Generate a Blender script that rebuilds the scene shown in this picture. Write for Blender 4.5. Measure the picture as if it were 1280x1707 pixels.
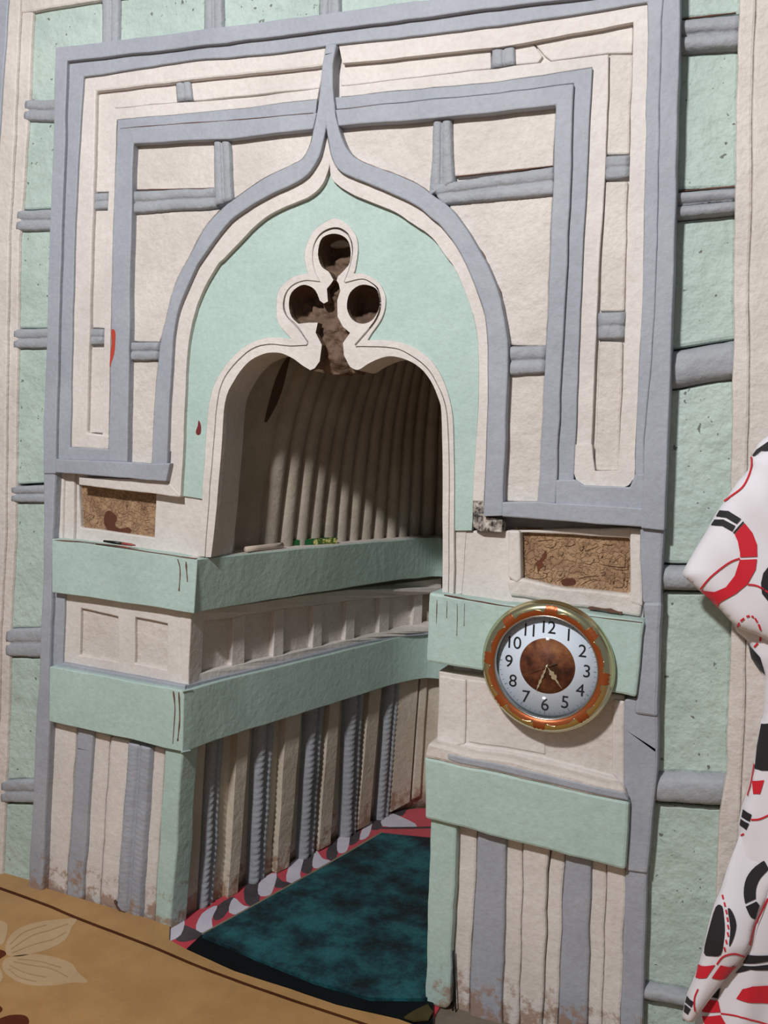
import bpy, bmesh, math, random
from mathutils import Vector, noise
from mathutils.geometry import tessellate_polygon, delaunay_2d_cdt

random.seed(7)
for o in list(bpy.data.objects):
    bpy.data.objects.remove(o)
SC = bpy.context.scene
COL = SC.collection

# ------------------------------------------------------------------ camera
FPX = 1500.0; YAW = math.radians(22.4); HOR = 740.0; ROLL = .04
PIT = math.atan((853.5 - HOR) / FPX)
FW = Vector((-math.sin(YAW) * math.cos(PIT), math.cos(YAW) * math.cos(PIT), -math.sin(PIT)))
R0 = Vector((math.cos(YAW), math.sin(YAW), 0)); U0 = R0.cross(FW)
RT = R0 * math.cos(ROLL) + U0 * math.sin(ROLL)
UP = -R0 * math.sin(ROLL) + U0 * math.cos(ROLL)
CAM = Vector((0, -1.99376, 1.36638))
cd = bpy.data.cameras.new('camera'); cam = bpy.data.objects.new('camera', cd); COL.objects.link(cam)
M = cam.matrix_world.copy()
for i in range(3):
    M[i][0] = RT[i]; M[i][1] = UP[i]; M[i][2] = -FW[i]; M[i][3] = CAM[i]
cam.matrix_world = M
cd.sensor_fit = 'VERTICAL'; cd.sensor_height = 24.0; cd.lens = 24.0 * FPX / 1707.0
cd.clip_start = .05
SC.camera = cam
SC.view_settings.view_transform = 'Standard'; SC.view_settings.look = 'None'
SC.view_settings.gamma = 1.0; SC.view_settings.use_curve_mapping = False
SC.view_settings.exposure = -0.08

# ------------------------------------------------------------------ light
w = bpy.data.worlds.new('World'); SC.world = w; w.use_nodes = True
w.node_tree.nodes['Background'].inputs[0].default_value = (.93, .96, 1, 1)
w.node_tree.nodes['Background'].inputs[1].default_value = .2
def area(name, loc, target, sx, sy, power, col):
    l = bpy.data.lights.new(name, 'AREA'); l.shape = 'RECTANGLE'; l.size = sx; l.size_y = sy
    l.energy = power; l.color = col
    o = bpy.data.objects.new(name, l); COL.objects.link(o); o.location = loc
    o.rotation_euler = (Vector(target) - Vector(loc)).to_track_quat('-Z', 'Y').to_euler()
area('ceiling_lamp', (-1.15, -2.95, 3.36), (-.9, 0, 1.2), .28, .16, 134, (1, .992, .985))

# ------------------------------------------------------------------ projection helpers: a pixel of the photograph to a point of the real place
def ray(x, y):
    return FW + RT * ((x - 640) / FPX) - UP * ((y - 853.5) / FPX)
def WP(x, y, d=0.0):            # on the front wall, d = how far it stands out of the wall plane y = 0
    q = ray(x, y); return CAM + q * ((-d - CAM.y) / q.y)
def ZP(x, y, z=0.0):            # on a level surface
    q = ray(x, y); return CAM + q * ((z - CAM.z) / q.z)

def jit(x, z, a=1.0):
    v = noise.noise_vector(Vector((x * 14, z * 14, 3.1))); u = noise.noise_vector(Vector((x * 55, z * 55, 8.7)))
    return (x + a * (.0022 * v.x + .0008 * u.x), z + a * (.0022 * v.y + .0008 * u.y))

def cr(pts, n=5, closed=False):  # Catmull-Rom smoothing
    out = []; N = len(pts)
    rng = N if closed else N - 1
    for i in range(rng):
        if closed:
            p0, p1, p2, p3 = pts[(i - 1) % N], pts[i], pts[(i + 1) % N], pts[(i + 2) % N]
        else:
            p0, p1, p2, p3 = pts[max(i - 1, 0)], pts[i], pts[i + 1], pts[min(i + 2, N - 1)]
        for k in range(n):
            t = k / n
            out.append(tuple(.5 * ((2 * p1[j]) + (-p0[j] + p2[j]) * t + (2 * p0[j] - 5 * p1[j] + 4 * p2[j] - p3[j]) * t * t
                                   + (-p0[j] + 3 * p1[j] - 3 * p2[j] + p3[j]) * t ** 3) for j in range(2)))
    if not closed: out.append(tuple(pts[-1][:2]))
    return out

def link(name, me, mat, parent=None, kind=None, smooth=False):
    o = bpy.data.objects.new(name, me); COL.objects.link(o)
    if mat is not None and len(me.materials) == 0: me.materials.append(mat)
    if parent is not None: o.parent = parent
    if kind: o['kind'] = kind
    if smooth:
        for p in me.polygons: p.use_smooth = True
    return o
def bevel(o, wdt, seg=2):
    m = o.modifiers.new('bevel', 'BEVEL'); m.width = wdt; m.segments = seg; m.limit_method = 'ANGLE'; m.angle_limit = math.radians(40)
def tag(o, label, cat, group=None):
    o['label'] = label; o['category'] = cat
    if group: o['group'] = group
    return o
def empty(name, loc=(0, 0, 0)):
    o = bpy.data.objects.new(name, None); COL.objects.link(o); o.location = loc; o.empty_display_size = .05
    return o
def adopt(o, root):              # parent while keeping world coordinates
    o.parent = root; o.matrix_parent_inverse = root.matrix_world.inverted() if root.type == 'EMPTY' else o.matrix_parent_inverse

def resample(P, step):
    out = []
    for i in range(len(P)):
        a, b = P[i], P[(i + 1) % len(P)]
        L = math.hypot(b[0] - a[0], b[1] - a[1]); n = max(1, int(L / step))
        for k in range(n):
            t = k / n; out.append((a[0] + (b[0] - a[0]) * t, a[1] + (b[1] - a[1]) * t))
    return out

def inpoly(p, P):
    c = False; j = len(P) - 1
    for i in range(len(P)):
        if (P[i][1] > p[1]) != (P[j][1] > p[1]) and p[0] < (P[j][0] - P[i][0]) * (p[1] - P[i][1]) / (P[j][1] - P[i][1]) + P[i][0]: c = not c
        j = i
    return c
def fill(loops, extra=()):
    """constrained triangulation of loops (outer, holes) -> 2D points, triangles (counter-clockwise), border edges"""
    pts = []; ed = []
    for lp in loops:
        b = len(pts); pts += [Vector(p) for p in lp]; ed += [(b + i, b + (i + 1) % len(lp)) for i in range(len(lp))]
    pts += [Vector(p) for p in extra]
    V, _, Fc, *_r = delaunay_2d_cdt(pts, ed, [], 0, 1e-6)
    out = []
    for f in Fc:
        c = (sum(V[i].x for i in f) / len(f), sum(V[i].y for i in f) / len(f))
        if sum(inpoly(c, lp) for lp in loops) % 2 == 0 or not inpoly(c, loops[0]): continue
        a, b, d = V[f[0]], V[f[1]], V[f[2]]
        out.append(tuple(f) if (b.x - a.x) * (d.y - a.y) - (b.y - a.y) * (d.x - a.x) > 0 else tuple(reversed(f)))
    es = {(f[i], f[(i + 1) % len(f)]) for f in out for i in range(len(f))}
    return V, out, [e for e in es if (e[1], e[0]) not in es]
def prism_me(name, loops, d, db, matidx=None):
    """closed prism on the wall; loops = [outer, hole, ...] of (x, z); front at y=-d, back at y=-db"""
    V, F, B = fill(loops); n = len(V)
    vs = [(p.x, -d, p.y) for p in V] + [(p.x, -db, p.y) for p in V]
    fs = list(F) + [tuple(i + n for i in reversed(f)) for f in F]; sides = []
    for a, b in B:
        fs.append((b, a, a + n, b + n)); sides.append((0, len(fs) - 1))
    me = bpy.data.meshes.new(name); me.from_pydata(vs, [], fs); me.update()
    return me, sides

def poly(name, px, d, db, mat, parent=None, bev=.003, ja=1.0, step=.03, holes=(), kind=None, sidemat=None, world=False):
    loops = []
    for lp in [px] + list(holes):
        P = [(p[0], p[1]) for p in lp] if world else [(v.x, v.z) for v in (WP(p[0], p[1], d) for p in lp)]
        if step: P = resample(P, step)
        if ja: P = [jit(p[0], p[1], ja) for p in P]
        loops.append(P)
    me, sides = prism_me(name, loops, d, db)
    me.materials.append(mat)
    if sidemat:
        me.materials.append(sidemat[0])
        for li, fi in sides:
            if sidemat[1](li, me.polygons[fi].center): me.polygons[fi].material_index = 1
    o = link(name, me, mat, parent, kind)
    if bev: bevel(o, bev)
    return o

def ribbon(a, b):                # area between two open curves
    return list(a) + list(reversed(b))

def grid_obj(name, rows, mat, parent=None, smooth=True, close=None):
    """rows of points -> surface; close = function giving the back point for every border point"""
    n = len(rows); m = len(rows[0])
    vs = [tuple(p) for r in rows for p in r]
    fs = [(i * m + j, i * m + j + 1, (i + 1) * m + j + 1, (i + 1) * m + j) for i in range(n - 1) for j in range(m - 1)]
    if close:
        border = [(0, j) for j in range(m)] + [(i, m - 1) for i in range(1, n)] + [(n - 1, j) for j in range(m - 2, -1, -1)] + [(i, 0) for i in range(n - 2, 0, -1)]
        b0 = len(vs)
        for (i, j) in border: vs.append(tuple(close(Vector(rows[i][j]))))
        k = len(border)
        for q in range(k):
            a = border[q][0] * m + border[q][1]; b = border[(q + 1) % k][0] * m + border[(q + 1) % k][1]
            fs.append((b, a, b0 + q, b0 + (q + 1) % k))
    me = bpy.data.meshes.new(name); me.from_pydata(vs, [], fs); me.update()
    bm = bmesh.new(); bm.from_mesh(me); bmesh.ops.recalc_face_normals(bm, faces=bm.faces); bm.to_mesh(me); bm.free()
    return link(name, me, mat, parent, smooth=smooth)

def roll(name, q, dbase, h, mat, parent, axis='h', nl=None, nc=9, twist=0, lump=.0015, rolls=1):
    """half-round moulding; q = pixel corners TL, TR, BR, BL; axis = direction it runs along"""
    TL, TR, BR, BL = [WP(p[0], p[1], dbase + h * .5) for p in q]
    if axis == 'h': A0, B0, A1, B1 = TL, BL, TR, BR
    else: A0, B0, A1, B1 = TL, TR, BL, BR
    L = (A1 - A0).length; nl = nl or max(4, int(L / (.006 if twist else .012)))
    rows = []
    for i in range(nl + 1):
        t = i / nl; a = A0.lerp(A1, t); b = B0.lerp(B1, t); r = []
        for j in range(nc * rolls + 1):
            c = j / (nc * rolls); p = a.lerp(b, c); cc = (c * rolls) % 1.0 if c < 1 else 1.0
            ph = math.sqrt(max(0, 1 - (2 * cc - 1) ** 2))
            dd = h * (.5 * (1 if 0 < c < 1 else 0) + .5 * ph) if rolls > 1 else h * ph ** .7
            s = 1 if int(min(c, .999) * rolls) % 2 == 0 else -1
            if twist and 0 < c < 1: dd += twist * math.sin(L * t * 420 + s * cc * 4.5) * ph
            nv = noise.noise(Vector((p.x * 45, p.z * 45, 2.2)))
            x, z = jit(p.x, p.z, 1.2)
            r.append((x, -(dbase + dd + lump * nv), z))
        rows.append(r)
    return grid_obj(name, rows, mat, parent, close=lambda v: Vector((v.x, -(dbase - .012), v.z)))

def tube(name, pts, rad, mat, parent=None, n=8, smooth=True):
    vs = []; fs = []; P = [Vector(p) for p in pts]
    for i, p in enumerate(P):
        t = (P[min(i + 1, len(P) - 1)] - P[max(i - 1, 0)]).normalized()
        a = t.cross(Vector((0, 0, 1)))
        if a.length < .1: a = t.cross(Vector((1, 0, 0)))
        a.normalize(); b = t.cross(a); rr = rad[i] if isinstance(rad, (list, tuple)) else rad
        for k in range(n):
            an = 2 * math.pi * k / n; vs.append(tuple(p + (a * math.cos(an) + b * math.sin(an)) * rr))
    for i in range(len(P) - 1):
        for k in range(n):
            fs.append((i * n + k, i * n + (k + 1) % n, (i + 1) * n + (k + 1) % n, (i + 1) * n + k))
    fs.append(tuple(range(n))); fs.append(tuple(reversed(range((len(P) - 1) * n, len(P) * n))))
    me = bpy.data.meshes.new(name); me.from_pydata(vs, [], fs); me.update()
    bm = bmesh.new(); bm.from_mesh(me); bmesh.ops.recalc_face_normals(bm, faces=bm.faces); bm.to_mesh(me); bm.free()
    return link(name, me, mat, parent, smooth=smooth)

# ------------------------------------------------------------------ materials
def lin(c):
    c = c / 255.0
    return c / 12.92 if c <= .04045 else ((c + .055) / 1.055) ** 2.4
def rgb(r, g, b): return (lin(r), lin(g), lin(b), 1)
class NT:
    def __init__(s, name):
        s.m = bpy.data.materials.new(name); s.m.use_nodes = True; s.t = s.m.node_tree; s.b = s.t.nodes['Principled BSDF']
        s.geo = s.t.nodes.new('ShaderNodeNewGeometry')
    def n(s, typ, **kw):
        x = s.t.nodes.new(typ)
        for k, v in kw.items():
            if k[0] == '_': setattr(x, k[1:], v)
            else: x.inputs[k.replace('__', ' ')].default_value = v
        return x
    def l(s, a, b): s.t.links.new(a, b)
    def noise(s, scale, detail=4, rough=.6, vec=None):
        x = s.n('ShaderNodeTexNoise', Scale=scale, Detail=detail, Roughness=rough)
        s.l(vec if vec else s.geo.outputs['Position'], x.inputs['Vector']); return x.outputs['Fac']
    def ramp(s, fac, stops, interp='LINEAR'):
        x = s.n('ShaderNodeValToRGB'); x.color_ramp.interpolation = interp; e = x.color_ramp.elements
        while len(e) < len(stops): e.new(.5)
        for i, (p, c) in enumerate(stops): e[i].position = p; e[i].color = c if len(c) == 4 else (*c, 1)
        s.l(fac, x.inputs['Fac']); return x.outputs['Color']
    def mix(s, fac, a, b):
        x = s.n('ShaderNodeMix', _data_type='RGBA')
        for v, i in ((fac, 0), (a, 6), (b, 7)):
            if hasattr(v, 'links'): s.l(v, x.inputs[i])
            else: x.inputs[i].default_value = v
        return x.outputs[2]
    def bump(s, h, strength, dist):
        x = s.n('ShaderNodeBump', Strength=strength, Distance=dist); s.l(h, x.inputs['Height']); return x
BW = lambda v: (v, v, v, 1)
def plaster(name, c, c2, rough=.62, bs=1.0, speck=0.0, dirt=False, lumps=0.0, chips=None):
    k = NT(name)
    big = k.noise(6, 5, .65); fine = k.noise(90, 4, .6)
    col = k.mix(k.ramp(big, [(.35, BW(0)), (.7, BW(1))]), c, c2)
    col = k.mix(k.ramp(fine, [(.3, BW(.22)), (.6, BW(0))]), col, (c[0] * .55, c[1] * .52, c[2] * .48, 1))
    if speck:
        sp = k.noise(62, 2, .5); col = k.mix(k.ramp(sp, [(.70 - speck, BW(0)), (.73 - speck, BW(.8))]), col, rgb(70, 66, 58))
    if chips:
        cp = k.noise(chips[0], 5, .7); col = k.mix(k.ramp(cp, [(chips[1], BW(0)), (chips[1] + .02, BW(1))]), col, rgb(150, 118, 96))
    if dirt:                      # plaster rubbed off along the foot of the wall
        sx = k.n('ShaderNodeSeparateXYZ'); k.l(k.geo.outputs['Position'], sx.inputs[0])
        mr = k.n('ShaderNodeMapRange'); k.l(sx.outputs['Z'], mr.inputs[0])
        mr.inputs[1].default_value = 0; mr.inputs[2].default_value = .2; mr.inputs[3].default_value = .34; mr.inputs[4].default_value = 0
        ad = k.n('ShaderNodeMath', _operation='ADD'); k.l(mr.outputs[0], ad.inputs[0]); k.l(k.noise(26, 5, .7), ad.inputs[1])
        col = k.mix(k.ramp(ad.outputs[0], [(.72, BW(0)), (.84, BW(.8))]), col, rgb(146, 112, 90))
    k.l(col, k.b.inputs['Base Color']); k.b.inputs['Roughness'].default_value = rough
    b1 = k.bump(k.noise(38, 5, .6), .55 * bs, .006)
    b2 = k.bump(fine, .35 * bs, .002); k.l(b1.outputs[0], b2.inputs['Normal'])
    last = b2
    if lumps:
        b3 = k.bump(k.noise(17, 3, .55), lumps, .02); k.l(b2.outputs[0], b3.inputs['Normal']); last = b3
    k.l(last.outputs[0], k.b.inputs['Normal'])
    return k.m
WHITE = plaster('plaster_white', rgb(216, 209, 204), rgb(202, 194, 189), bs=.9, dirt=True)
WHITE_R = plaster('plaster_white_rough', rgb(213, 205, 199), rgb(195, 186, 179), bs=1.3, lumps=.25)
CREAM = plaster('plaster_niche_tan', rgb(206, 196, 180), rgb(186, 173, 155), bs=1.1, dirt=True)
GREEN = plaster('plaster_green', rgb(177, 199, 192), rgb(166, 189, 182), bs=.7, dirt=True)
GREEN_R = plaster('plaster_green_rough', rgb(181, 197, 189), rgb(164, 182, 174), bs=1.4, speck=.001, lumps=.5)
GREY = plaster('plaster_grey', rgb(162, 166, 175), rgb(149, 153, 163), bs=.7, dirt=True)
GREY_R = plaster('plaster_grey_rough', rgb(159, 162, 168), rgb(144, 147, 153), bs=1.3)
MUD = plaster('mud_brown', rgb(120, 97, 80), rgb(84, 66, 53), rough=.9, bs=2.2, lumps=.4)
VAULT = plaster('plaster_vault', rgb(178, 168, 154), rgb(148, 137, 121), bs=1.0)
k = NT('terracotta_plaque')
col = k.mix(k.ramp(k.noise(28, 5, .7), [(.35, BW(0)), (.65, BW(1))]), rgb(172, 140, 108), rgb(134, 102, 76)); k.l(col, k.b.inputs['Base Color']); k.b.inputs['Roughness'].default_value = .85
sq = k.ramp(k.noise(75, 2, .5), [(.44, BW(0)), (.5, BW(1)), (.56, BW(0))])
b1 = k.bump(sq, .7, .004); b2 = k.bump(k.noise(120, 4, .6), .5, .003); k.l(b1.outputs[0], b2.inputs['Normal']); k.l(b2.outputs[0], k.b.inputs['Normal']); TERRA = k.m
CRACK = plaster('crack_brown', rgb(112, 78, 62), rgb(84, 58, 48), rough=.95)
CEMENT = plaster('cement_floor', rgb(120, 108, 94), rgb(98, 88, 76), rough=.9)

def simple(name, c, rough=.6, metal=0.0, **kw):
    k = NT(name); k.b.inputs['Base Color'].default_value = c; k.b.inputs['Roughness'].default_value = rough; k.b.inputs['Metallic'].default_value = metal
    h = k.noise(160, 3); bb = k.bump(h, .15, .001); k.l(bb.outputs[0], k.b.inputs['Normal'])
    for a, v in kw.items(): k.b.inputs[a].default_value = v
    return k.m

# ------------------------------------------------------------------ plan of the alcove
XC = -1.03
IP_L = [(-1.378, 0), (-1.335, .2), (-1.27, .44), (-1.19, .75), (-1.135, .95), (-1.075, 1.06), (-1.03, 1.085)]
B1_L = [(-1.348, 0), (-1.278, .26), (-1.22, .45), (-1.165, .642), (-1.09, .86), (-1.045, .99), (-1.03, 1.02)]
def full(lp): return cr(lp, 6) + [(2 * XC - x + .09 * (1 - y / 1.1), y) for (x, y) in reversed(cr(lp, 6)[8:-1])]
def offs(path, o):               # shift a plan path away from the alcove's inside
    out = []
    for i, p in enumerate(path):
        a = path[max(i - 1, 0)]; b = path[min(i + 1, len(path) - 1)]
        tx, ty = b[0] - a[0], b[1] - a[1]; L = math.hypot(tx, ty) or 1
        out.append((p[0] - ty / L * o, p[1] + tx / L * o))
    return out
IP = full(IP_L); B1 = full(B1_L)
def IW(px, py, off, path=IP):    # pixel -> point on the alcove's inner wall standing off behind the band face
    q = ray(px, py); P = offs(path, off); best = None
    P = [(P[0][0] - (P[1][0] - P[0][0]) * 3, P[0][1] - (P[1][1] - P[0][1]) * 3)] + P
    for a, b in zip(P[:-1], P[1:]):
        ex, ey = b[0] - a[0], b[1] - a[1]; den = q.x * ey - q.y * ex
        if abs(den) < 1e-9: continue
        t = ((a[0] - CAM.x) * ey - (a[1] - CAM.y) * ex) / den
        s = ((a[0] - CAM.x) * q.y - (a[1] - CAM.y) * q.x) / den
        if t > 0 and -1e-6 <= s <= 1 + 1e-6:
            p = CAM + q * t
            nv = Vector((-ey, ex, 0)).normalized()
            if nv.dot(q) < 0: continue
            if best is None or t < best[0]: best = (t, p, nv)
    if best is None: raise RuntimeError('IW miss %s %s' % (px, py))
    return best[1], best[2]

# ------------------------------------------------------------------ room shell
wall = poly('wall_back', [(-3.2, -.05), (-1.47, -.05), (-1.47, 1.03), (-1.36, 1.03), (-1.36, 1.5), (-1.15, 1.86), (-.87, 1.86), (-.66, 1.5), (-.66, 1.03), (-.6, 1.03), (-.6, -.05), (1.3, -.05), (1.3, 3.2), (-3.2, 3.2)],
            -.096, -.2, WHITE, None, bev=0, ja=0, step=0, kind='structure', world=True)
me = bpy.data.meshes.new('floor')
me.from_pydata([(-3.2, -4, -.06), (1.3, -4, -.06), (1.3, 1.6, -.06), (-3.2, 1.6, -.06), (-3.2, -4, 0), (1.3, -4, 0), (1.3, 1.6, 0), (-3.2, 1.6, 0)], [],
               [(4, 5, 6, 7), (3, 2, 1, 0), (0, 1, 5, 4), (1, 2, 6, 5), (2, 3, 7, 6), (3, 0, 4, 7)])
link('floor', me, CEMENT, None, 'structure')

# --- wall left of the niche: pilaster with a ridge, green bays, grey straps
LP = [(56, -60), (55, 20), (49, 168), (37, 350), (32, 400), (30, 560), (27, 736), (25, 900), (17, 1052), (15, 1177), (13, 1214), (5, 1415), (3, 1475)]
LR = [(36, -60), (34, 0), (22, 269), (15, 400), (12, 560), (10, 736), (8, 900), (0, 1052), (-2, 1177), (-4, 1214), (-12, 1415), (-14, 1475)]
LG = [(16, -60), (15, 0), (-4, 269), (-12, 400), (-16, 560), (-18, 736), (-20, 900), (-27, 1052), (-30, 1177), (-32, 1214), (-40, 1415), (-42, 1475)]
LO = [(-90, -60), (-90, 0), (-92, 269), (-95, 400), (-97, 560), (-99, 736), (-101, 900), (-103, 1052), (-105, 1177), (-107, 1214), (-110, 1415), (-112, 1475)]
poly('pilaster', ribbon(LP, LR), -.026, -.1, WHITE_R, wall, bev=.008)
poly('pilaster', ribbon(LR, LG), -.016, -.1, WHITE_R, wall, bev=.006)
poly('pilaster', ribbon(LG, LO), -.03, -.1, GREY, wall, bev=.006)
OUT_L = [(92, 79), (88, 250), (81, 430), (78, 560), (72, 702), (72, 921), (64, 1143), (60, 1180), (55, 1314), (48, 1480)]
def xat(curve, y):
    for a, b in zip(curve[:-1], curve[1:]):
        if a[1] <= y <= b[1]: return a[0] + (b[0] - a[0]) * (y - a[1]) / (b[1] - a[1])
    return curve[0][0] if y < curve[0][1] else curve[-1][0]
DB = -.036; DR = -.052
bays = [(18, 166), (204, 349), (386, 547), (582, 806), (839, 1047), (1096, 1300), (1340, 1485)]
for (a, b) in bays:
    if a == 18: continue
    poly('bay_panel', [(xat(LP, a), a), (xat(OUT_L, a) + 16, a - 1), (xat(OUT_L, b) + 16, b - 1), (xat(LP, b), b)], DB, -.1, GREEN_R, wall, bev=.006, ja=1.6)
for (a, b) in [(167, 203), (350, 385), (548, 581), (810, 838), (1048, 1095), (1301, 1338)]:
    roll('strap', [(xat(LP, a) - 4, a), (xat(OUT_L, a) + 14, a - 2), (xat(OUT_L, b) + 14, b + 1), (xat(LP, b) - 4, b)], DB - .002, .014, GREY_R, wall, rolls=2)
# --- row of green panels and upright straps above the niche
TOPE = lambda x: 79 - (x - 92) * .127
poly('bay_panel', [(57, 19), (170, 0), (170, 76), (100, 88), (95, 175), (50, 167)], DB, -.1, GREEN_R, wall, bev=.006, ja=1.6)
for (a, b) in [(200, 341), (373, 533), (568, 760), (795, 960), (995, 1130)]:
    poly('bay_panel', [(a, 3 - (a - 57) * .13), (b, 3 - (b - 57) * .13), (b, TOPE(b) + 14), (a, TOPE(a) + 14)], DB, -.1, GREEN_R, wall, bev=.006, ja=1.6)
for (a, b) in [(170, 200), (341, 373), (533, 568), (760, 795), (960, 995)]:
    roll('strap', [(a + 1, -8 - (a - 57) * .13), (b + 1, -8 - (b - 57) * .13), (b, TOPE(b) + 12), (a, TOPE(a) + 12)], DB - .002, .014, GREY_R, wall, axis='v', rolls=2)
poly('cornice', [(20, 22), (57, 19), (145, 3), (1260, -150), (1260, -330), (20, -200)], -.0225, -.1, WHITE_R, wall, bev=.006)

# --- wall right of the niche
OUT_R = [(1138, -120), (1134, 0), (1128, 250), (1124, 430), (1117, 650), (1107, 884), (1101, 1037), (1096, 1280), (1079, 1454), (1071, 1720), (1069, 1790)]
RP = [(1236, -120), (1231, 0), (1227, 250), (1224, 430), (1221, 634), (1217, 790), (1219, 1037), (1212, 1220), (1210, 1290), (1197, 1361), (1191, 1501), (1185, 1800)]
RR = [(1264, -120), (1259, 0), (1255, 250), (1250, 430), (1249, 595), (1246, 790), (1244, 1037), (1241, 1220), (1237, 1316), (1232, 1400), (1224, 1501), (1217, 1800)]
RO = [(1310, -120), (1306, 0), (1302, 250), (1298, 430), (1296, 595), (1293, 790), (1290, 1037), (1286, 1220), (1281, 1316), (1277, 1400), (1270, 1501), (1262, 1800)]
RX = [(1420, -120), (1416, 0), (1412, 250), (1408, 430), (1406, 595), (1403, 790), (1400, 1037), (1396, 1220), (1391, 1316), (1387, 1400), (1380, 1501), (1372, 1800)]
poly('pilaster', ribbon(RP, RR), -.012, -.1, WHITE_R, wall, bev=.006, ja=1.6)
poly('pilaster', ribbon(RR, RO), 0, -.1, WHITE_R, wall, bev=.006, ja=1.6)
poly('pilaster', ribbon(RO, RX), -.02, -.1, GREY, wall, bev=.006)
rb = [(-110, -108, 33, 24), (90, 82, 320, 312), (366, 358, 586, 566), (650, 633, 940, 944), (986, 988, 1290, 1292), (1338, 1347, 1636, 1662), (1664, 1690, 1790, 1800)]
for (a, a2, b, b2) in rb:
    poly('bay_panel', [(xat(OUT_R, a) - 8, a + 1), (xat(RP, a2) + 4, a2), (xat(RP, b2) + 4, b2), (xat(OUT_R, b) - 8, b - 1)], DR, -.1, GREEN_R, wall, bev=.008, ja=2.2)
for (a, a2, b, b2, r) in [(34, 25, 91, 81, 2), (322, 313, 366, 357, 2), (587, 567, 649, 632, 1), (942, 946, 985, 988, 1), (1288, 1291, 1338, 1347, 1), (1637, 1664, 1664, 1690, 1)]:
    roll('strap', [(xat(OUT_R, a) - 8, a + 1), (xat(RP, a2) + 4, a2), (xat(RP, b2) + 4, b2), (xat(OUT_R, b) - 8, b)], DR - .004, .03, GREY_R, wall, rolls=r, lump=.003)

# ------------------------------------------------------------------ the prayer niche
NI = empty('prayer_niche', (0, 0, 0))
tag(NI, 'mint green, white and grey plaster prayer niche with a pointed ogee arch and fluted piers', 'prayer niche')

# curves traced on the face (left ones run bottom to top, right ones top to bottom)
GO_L = cr([(252, 776), (254, 736), (260, 635), (267, 575), (276, 534), (292, 474), (314, 430), (339, 383), (368, 349), (393, 329), (440, 296), (484, 275), (504, 264), (516, 242), (521, 218), (529, 181), (533, 151), (536, 111), (543, 74)], 4)
GI_L = cr([(277, 803), (282, 669), (286, 602), (289, 561), (299, 511), (323, 454), (336, 430), (376, 376), (402, 354), (437, 331), (484, 309), (511, 292), (531, 262), (539, 232), (543, 212)], 4)
WI_L = cr([(301, 828), (307, 702), (311, 602), (319, 544), (333, 497), (360, 444), (373, 430), (402, 400), (434, 369), (467, 349), (511, 331), (534, 312), (545, 292), (549, 274)], 4)
GO_R = cr([(562, 74), (555, 107), (555, 148), (558, 175), (561, 202), (571, 235), (588, 259), (615, 274), (655, 289), (696, 306), (722, 326), (749, 346), (776, 380), (800, 420), (817, 450), (835, 501), (846, 568), (844, 673), (840, 790), (837, 861)], 4)
GI_R = cr([(543, 212), (546, 235), (553, 265), (568, 286), (602, 302), (642, 319), (692, 342), (722, 366), (736, 380), (768, 425), (797, 490), (810, 541), (813, 609), (811, 732), (806, 861)], 4)
WI_R = cr([(549, 274), (554, 299), (575, 317), (608, 333), (649, 349), (689, 373), (719, 395), (745, 431), (758, 448), (780, 497), (791, 535), (797, 585), (797, 673), (790, 790), (787, 885)], 4)

# backing of the upper part
sur = poly('surround', [(94, 82), (1132, -47), (1105, 872), (792, 856), (796, 700), (793, 560), (754, 448), (655, 360), (548, 284), (440, 370), (372, 436), (316, 556), (305, 790), (76, 782)], -.042, -.11, WHITE, NI, bev=0)

# outer grey frame: outer band and the lower inner band
OT = [(92, 79), (430, 37), (689, 2), (1134, -52)]
GT = [(111, 102), (430, 65), (830, 13), (1108, -22)]
IT = [(139, 129), (235, 113), (309, 101), (430, 92), (544, 77), (565, 74), (830, 44), (1080, 4)]
OLft = [(92, 79), (88, 250), (81, 430), (78, 560), (72, 702), (72, 790)]
GLft = [(111, 102), (107, 260), (102, 400), (97, 580), (92, 766)]
ILft = [(139, 129), (130, 260), (124, 400), (120, 580), (116, 746)]
ORt = [(1134, -52), (1134, 0), (1124, 430), (1117, 650), (1107, 884)]
GRt = [(1108, -22), (1102, 37), (1096, 400), (1087, 600), (1075, 732), (1072, 846)]
IRt = [(1080, 4), (1073, 400), (1066, 600), (1058, 790)]
poly('frame_band', list(reversed(OLft)) + OT[1:] + ORt[1:] + [(1068, 880)] + list(reversed(GRt[:-1])) + list(reversed(GT[:-1])) + GLft[1:] + [(92, 790)], 0, -.1, GREY, NI)
poly('frame_band', list(reversed(GLft)) + GT[1:] + GRt[1:] + [(1049, 812), (1058, 790)] + list(reversed(IRt[:-1])) + list(reversed(IT[:-1])) + ILft[1:] + [(180, 749), (213, 770)], -.012, -.05, GREY, NI)
# bottom rails of the frame
poly('frame_rail', [(92, 765), (180, 769), (254, 773), (283, 772), (277, 803), (94, 788), (76, 786)], -.002, -.05, GREY, NI)
poly('frame_rail', [(836, 838), (897, 836), (927, 839), (1075, 846), (1072, 878), (1067, 878), (836, 862)], -.002, -.05, GREY, NI)
poly('frame_rail', [(926, 800), (958, 800), (972, 810), (1049, 812), (1062, 790), (1076, 790), (1075, 848), (926, 841)], -.008, -.05, GREY, NI)

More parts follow.
